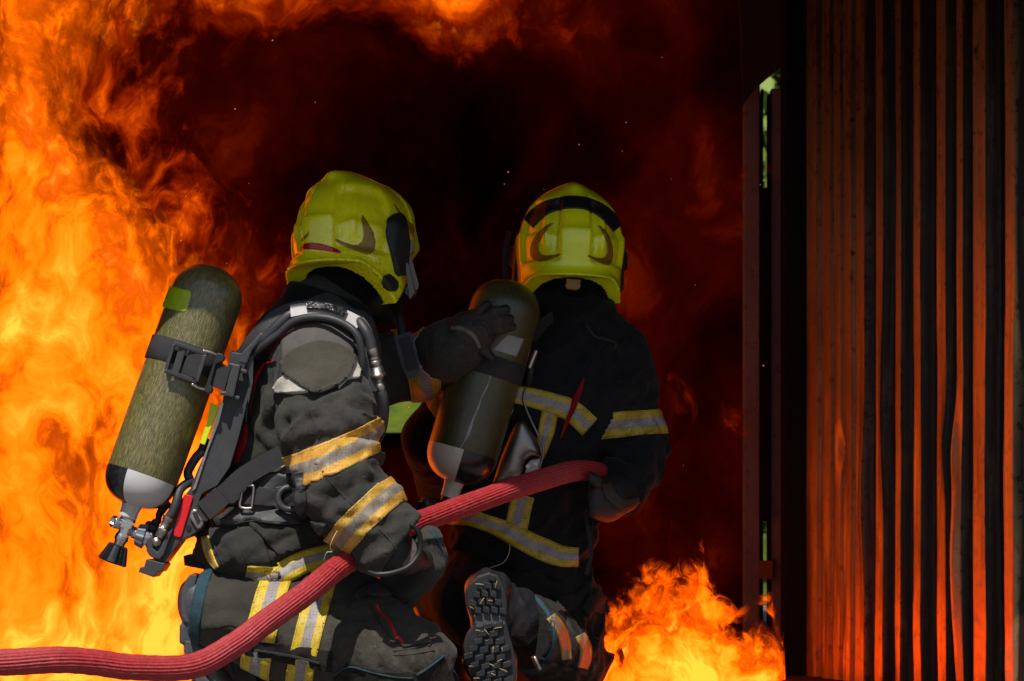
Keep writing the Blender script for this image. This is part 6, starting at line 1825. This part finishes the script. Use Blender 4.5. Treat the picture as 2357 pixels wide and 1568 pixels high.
for k_ in range(16):
    x = rl.uniform(1080, 1165); y = rl.choice([rl.uniform(1335, 1400), rl.uniform(1440, 1570)])
    if not inside(x, y, shr): continue
    a = rl.uniform(0, 3.14); L = rl.uniform(4, 11)
    p0 = P(x - math.cos(a) * L, y - math.sin(a) * L, YS - .018); p1 = P(x + math.cos(a) * L, y + math.sin(a) * L, YS - .016)
    st.append(tube_geo([p0, (p0 + p1) / 2 + [0, -.002, .001], p1], .0009, 5, 3)[:2])
V, Fc = merge(st); tag(mk("straw_bits", V, Fc, M['straw'], sl_), kind="stuff")
# left boot, foot flat on the floor further in
F = Field((-.26, 6.58, -.01), (.0, 7.0, .26), .006)
F.add(F.cap(P(1042, 1470, 6.82), P(1040, 1545, 6.82), .066, .060), .001)
F.add(F.eseg(P(1040, 1560, 6.76), P(1030, 1575, 6.93), (.046, .04), (.05, .035), rX, np.array([0, 0, 1.])), .04)
F.cut(-(F.Z - .006))
V, Fc = F.mesh(); bt2 = mk("boot", V, Fc, M['boot'], fire_b)
# right glove under the hose end
F = Field((.18, 6.0, .40), (.42, 6.50, .60), .0045)
F.add(F.cap(P(1428, 1128, 6.30), P(1400, 1150, 6.24), .058, .050), .001)
F.add(F.eseg(P(1400, 1150, 6.24), P(1372, 1150, 6.20), (.045, .026), (.042, .024), np.array([.2, .3, .9]), fY), .02)
for q in range(4):
    a_ = P(1372, 1128 + q * 9, 6.21 + .012 * q); b_ = P(1344, 1120 + q * 8, 6.20 + .02 * q); c2_ = P(1334, 1100 + q * 8, 6.24 + .02 * q)
    F.add(F.cap(a_, b_, .0135, .0125), .005); F.add(F.cap(b_, c2_, .0125, .011), .005)
F.add(F.cap(P(1395, 1128, 6.22), P(1372, 1106, 6.165), .016, .014), .01)
F.add(F.cap(P(1372, 1106, 6.165), P(1352, 1094, 6.150), .014, .011), .005)
F.rough(.002, .03, 83)
V, Fc = F.mesh(); gb = mk("glove", V, Fc, M['glove_black'], fire_b)
BGB = bvh_of(gb, jk2)
drape_strip("wrist_trim", [(1393, 1112), (1404, 1138), (1432, 1160), (1468, 1150)], [18, 26, 22, 12], BGB, M['glove'], gb, off=.006, thick=.008)

# helmet
H2 = P(1312, 575, 6.44)
hel2, hl2, R2 = helmet(fire_b, H2, [-.07, .995, -.05], [.03, .05, 1], .99, M['helmet_new'], -.088, .45, -.135)
BH2 = bvh_of(hel2)
def K8(*p): return [((1950 + x * .41454) * .57544, (650 + y * .41454) * .57544) for x, y in p]
drape("rear_decal", K8((640, 588), (600, 590), (540, 630), (480, 690), (435, 760), (412, 840), (415, 900), (440, 945), (500, 960), (580, 950), (660, 920), (708, 890), (700, 880), (640, 892), (570, 900), (520, 885), (495, 850), (500, 780), (530, 710), (580, 650)), BH2, M['decal'], hel2, off=.0012, thick=.002, step=4)
drape("rear_decal", K8((1058, 610), (1090, 615), (1140, 660), (1180, 730), (1205, 820), (1208, 900), (1195, 970), (1170, 995), (1110, 985), (1030, 950), (965, 905), (970, 892), (1030, 915), (1090, 928), (1130, 915), (1152, 870), (1150, 790), (1120, 700), (1080, 640)), BH2, M['decal'], hel2, off=.0012, thick=.002, step=4)
drape_strip("rubber_strip", K8((396, 590), (470, 510), (570, 440), (700, 400), (820, 388), (950, 402), (1070, 450), (1170, 530), (1250, 640)), [30, 31, 30, 28, 28, 28, 29, 30, 24], BH2, M['black'], hel2, off=.003, thick=.005)
plate("rear_tab", K8((760, 1118), (905, 1130), (893, 1165), (900, 1195), (885, 1222), (850, 1234), (770, 1222), (745, 1188), (762, 1165)), 6.30, .012, M['orange_plastic'], hel2, .003)
for sg, nm in ((1, "ear_plate"), (-1, "ear_plate")):
    V, Fc = [], []
    c0 = hl2(.02, -.126 * sg, .02); c1 = hl2(.045, -.130 * sg, -.085)
    Fh = Field(np.minimum(c0, c1) - .07, np.maximum(c0, c1) + .07, .005)
    Fh.add(Fh.eseg(c0, c1, (.012, .032), (.012, .026), R2[:, 1], R2[:, 0]), .001)
    Fh.add(Fh.cap(hl2(.05, -.138 * sg, .0), hl2(.055, -.142 * sg, -.03), .012, .010), .01)
    V, Fc = Fh.mesh(); mk("ear_plate", V, Fc, M['black'], hel2)
tube("clip_wire", [hl2(.02, -.145, .01), hl2(.04, -.155, -.005), hl2(.05, -.152, -.02)], .0015, M['steel'], hel2, 6)
ribbon("visor_edge", [hl2(.03, .150, .045), hl2(.05, .158, -.0), hl2(.06, .156, -.06), hl2(.05, .148, -.12)], .014, .004, M['black'], hel2, ref=(-.4, -1, 0))

# ================================================================== breathing apparatus of the rear firefighter
ba2 = thing("breathing_apparatus", ffbase(1100, 6.2), "smoky cylinder with cream base and steel backplate worn by the rear firefighter", "air tank")
Yc = 6.19
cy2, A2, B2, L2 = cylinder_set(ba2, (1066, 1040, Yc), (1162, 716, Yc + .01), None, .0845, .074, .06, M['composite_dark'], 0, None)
ax2 = nrm(B2 - A2)
bottom_dome("bottom_dome", A2, B2, .0845, .072, .022, [M['cream'], M['blackgloss']], 3, cy2)
nk2 = A2 - ax2 * .072
lathe("neck", [(0, .025), (.012, .0225), (.014, .022), (.042, .0218)], nk2, nk2 - ax2, M['cream'], cy2)
va2 = lathe("valve", [(0, .018), (.004, .019), (.02, .019), (.03, .014), (.045, .014)], nk2 - ax2 * .040, nk2 - ax2, M['blackgloss'], ba2, 28)
lathe("outlet", [(0, .010), (.03, .010), (.032, .016), (.05, .017), (.052, .021), (.068, .021), (.07, .014), (.085, .013)], P(1040, 1158, Yc), P(960, 1166, Yc), M['blackgloss'], va2, 28)
lathe("gauge_ring", [(0, .019), (.002, .021), (.012, .021), (.014, .018)], P(990, 1162, Yc), P(950, 1166, Yc), M['plastic'], va2, 28)
c_ = A2 + ax2 * (L2 * .60)
lathe("cylinder_strap", [(-.024, .0848), (-.0235, .0875), (.0235, .0875), (.024, .0848)], c_, c_ + ax2, M['web'], ba2, 56)
BC2 = bvh_of(cy2)
drape("worn_label", K6((500, 625), (560, 560), (600, 530), (700, 560), (650, 670), (560, 640)), BC2, M['worn_label'], cy2, off=.0012, thick=.002, step=5)
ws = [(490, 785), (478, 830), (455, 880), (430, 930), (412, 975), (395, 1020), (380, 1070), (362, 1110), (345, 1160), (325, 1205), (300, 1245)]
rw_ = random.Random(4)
drape("worn_highlight_streak", K6(*([(x - rw_.uniform(1, 12), y) for x, y in ws] + [(x + rw_.uniform(2, 12), y + rw_.uniform(-8, 8)) for x, y in ws[::-1]])), BC2, M['worn_label'], cy2, off=.0010, thick=.002, step=4)  # pale streak paints the glossy highlight, with some paint wear
pl2 = plate_curved("backplate", K6((690, 1058), (708, 1062), (732, 1105), (770, 1170), (800, 1240), (808, 1290), (798, 1305), (745, 1308), (722, 1325), (700, 1400), (690, 1450), (500, 1478), (528, 1380), (560, 1285), (600, 1190), (642, 1095), (665, 1065)), 6.25, .012, M['steel'], ba2, .020, 6.0, .02, 4)
plate("tie_plate", K6((735, 1318), (800, 1310), (812, 1330), (795, 1400), (700, 1420), (712, 1350)), 6.240, .016, M['steel'], pl2, .004)
for x, y in ((725, 1358), (773, 1342)):
    lobed("bolt", k6(x, y, 6.236), k6(x, y, 6.246), .0062, .0062, 6, .04, M['nickel'], pl2, seg=24)
plate("edge_flange", K6((628, 1000), (640, 985), (560, 1180), (500, 1330), (470, 1440), (455, 1440), (490, 1310), (560, 1130)), 6.215, .03, M['steel'], pl2, .003)
tube("wire_frame", [k6(712, 868, 6.25), k6(697, 920, 6.25), k6(703, 970, 6.25), k6(740, 1060, 6.245), k6(790, 1165, 6.24), k6(820, 1240, 6.235), k6(820, 1290, 6.235), k6(797, 1368, 6.235)], .0028, M['steel'], ba2, 8)
tube("air_hose", [k6(755, 670, 6.26), k6(740, 730, 6.25), k6(735, 780, 6.25), k6(720, 850, 6.27), k6(700, 900, 6.30)], .011, M['black'], ba2)
lathe("hose_fitting", [(0, .006), (.01, .007), (.03, .006), (.045, .005)], k6(730, 740, 6.235), k6(760, 670, 6.235), M['nickel'], ba2, 16)
ribbon("shoulder_strap", [k6(750, 560, 6.30), k6(830, 480, 6.32), k6(900, 430, 6.34)], .04, .01, M['web'], ba2)
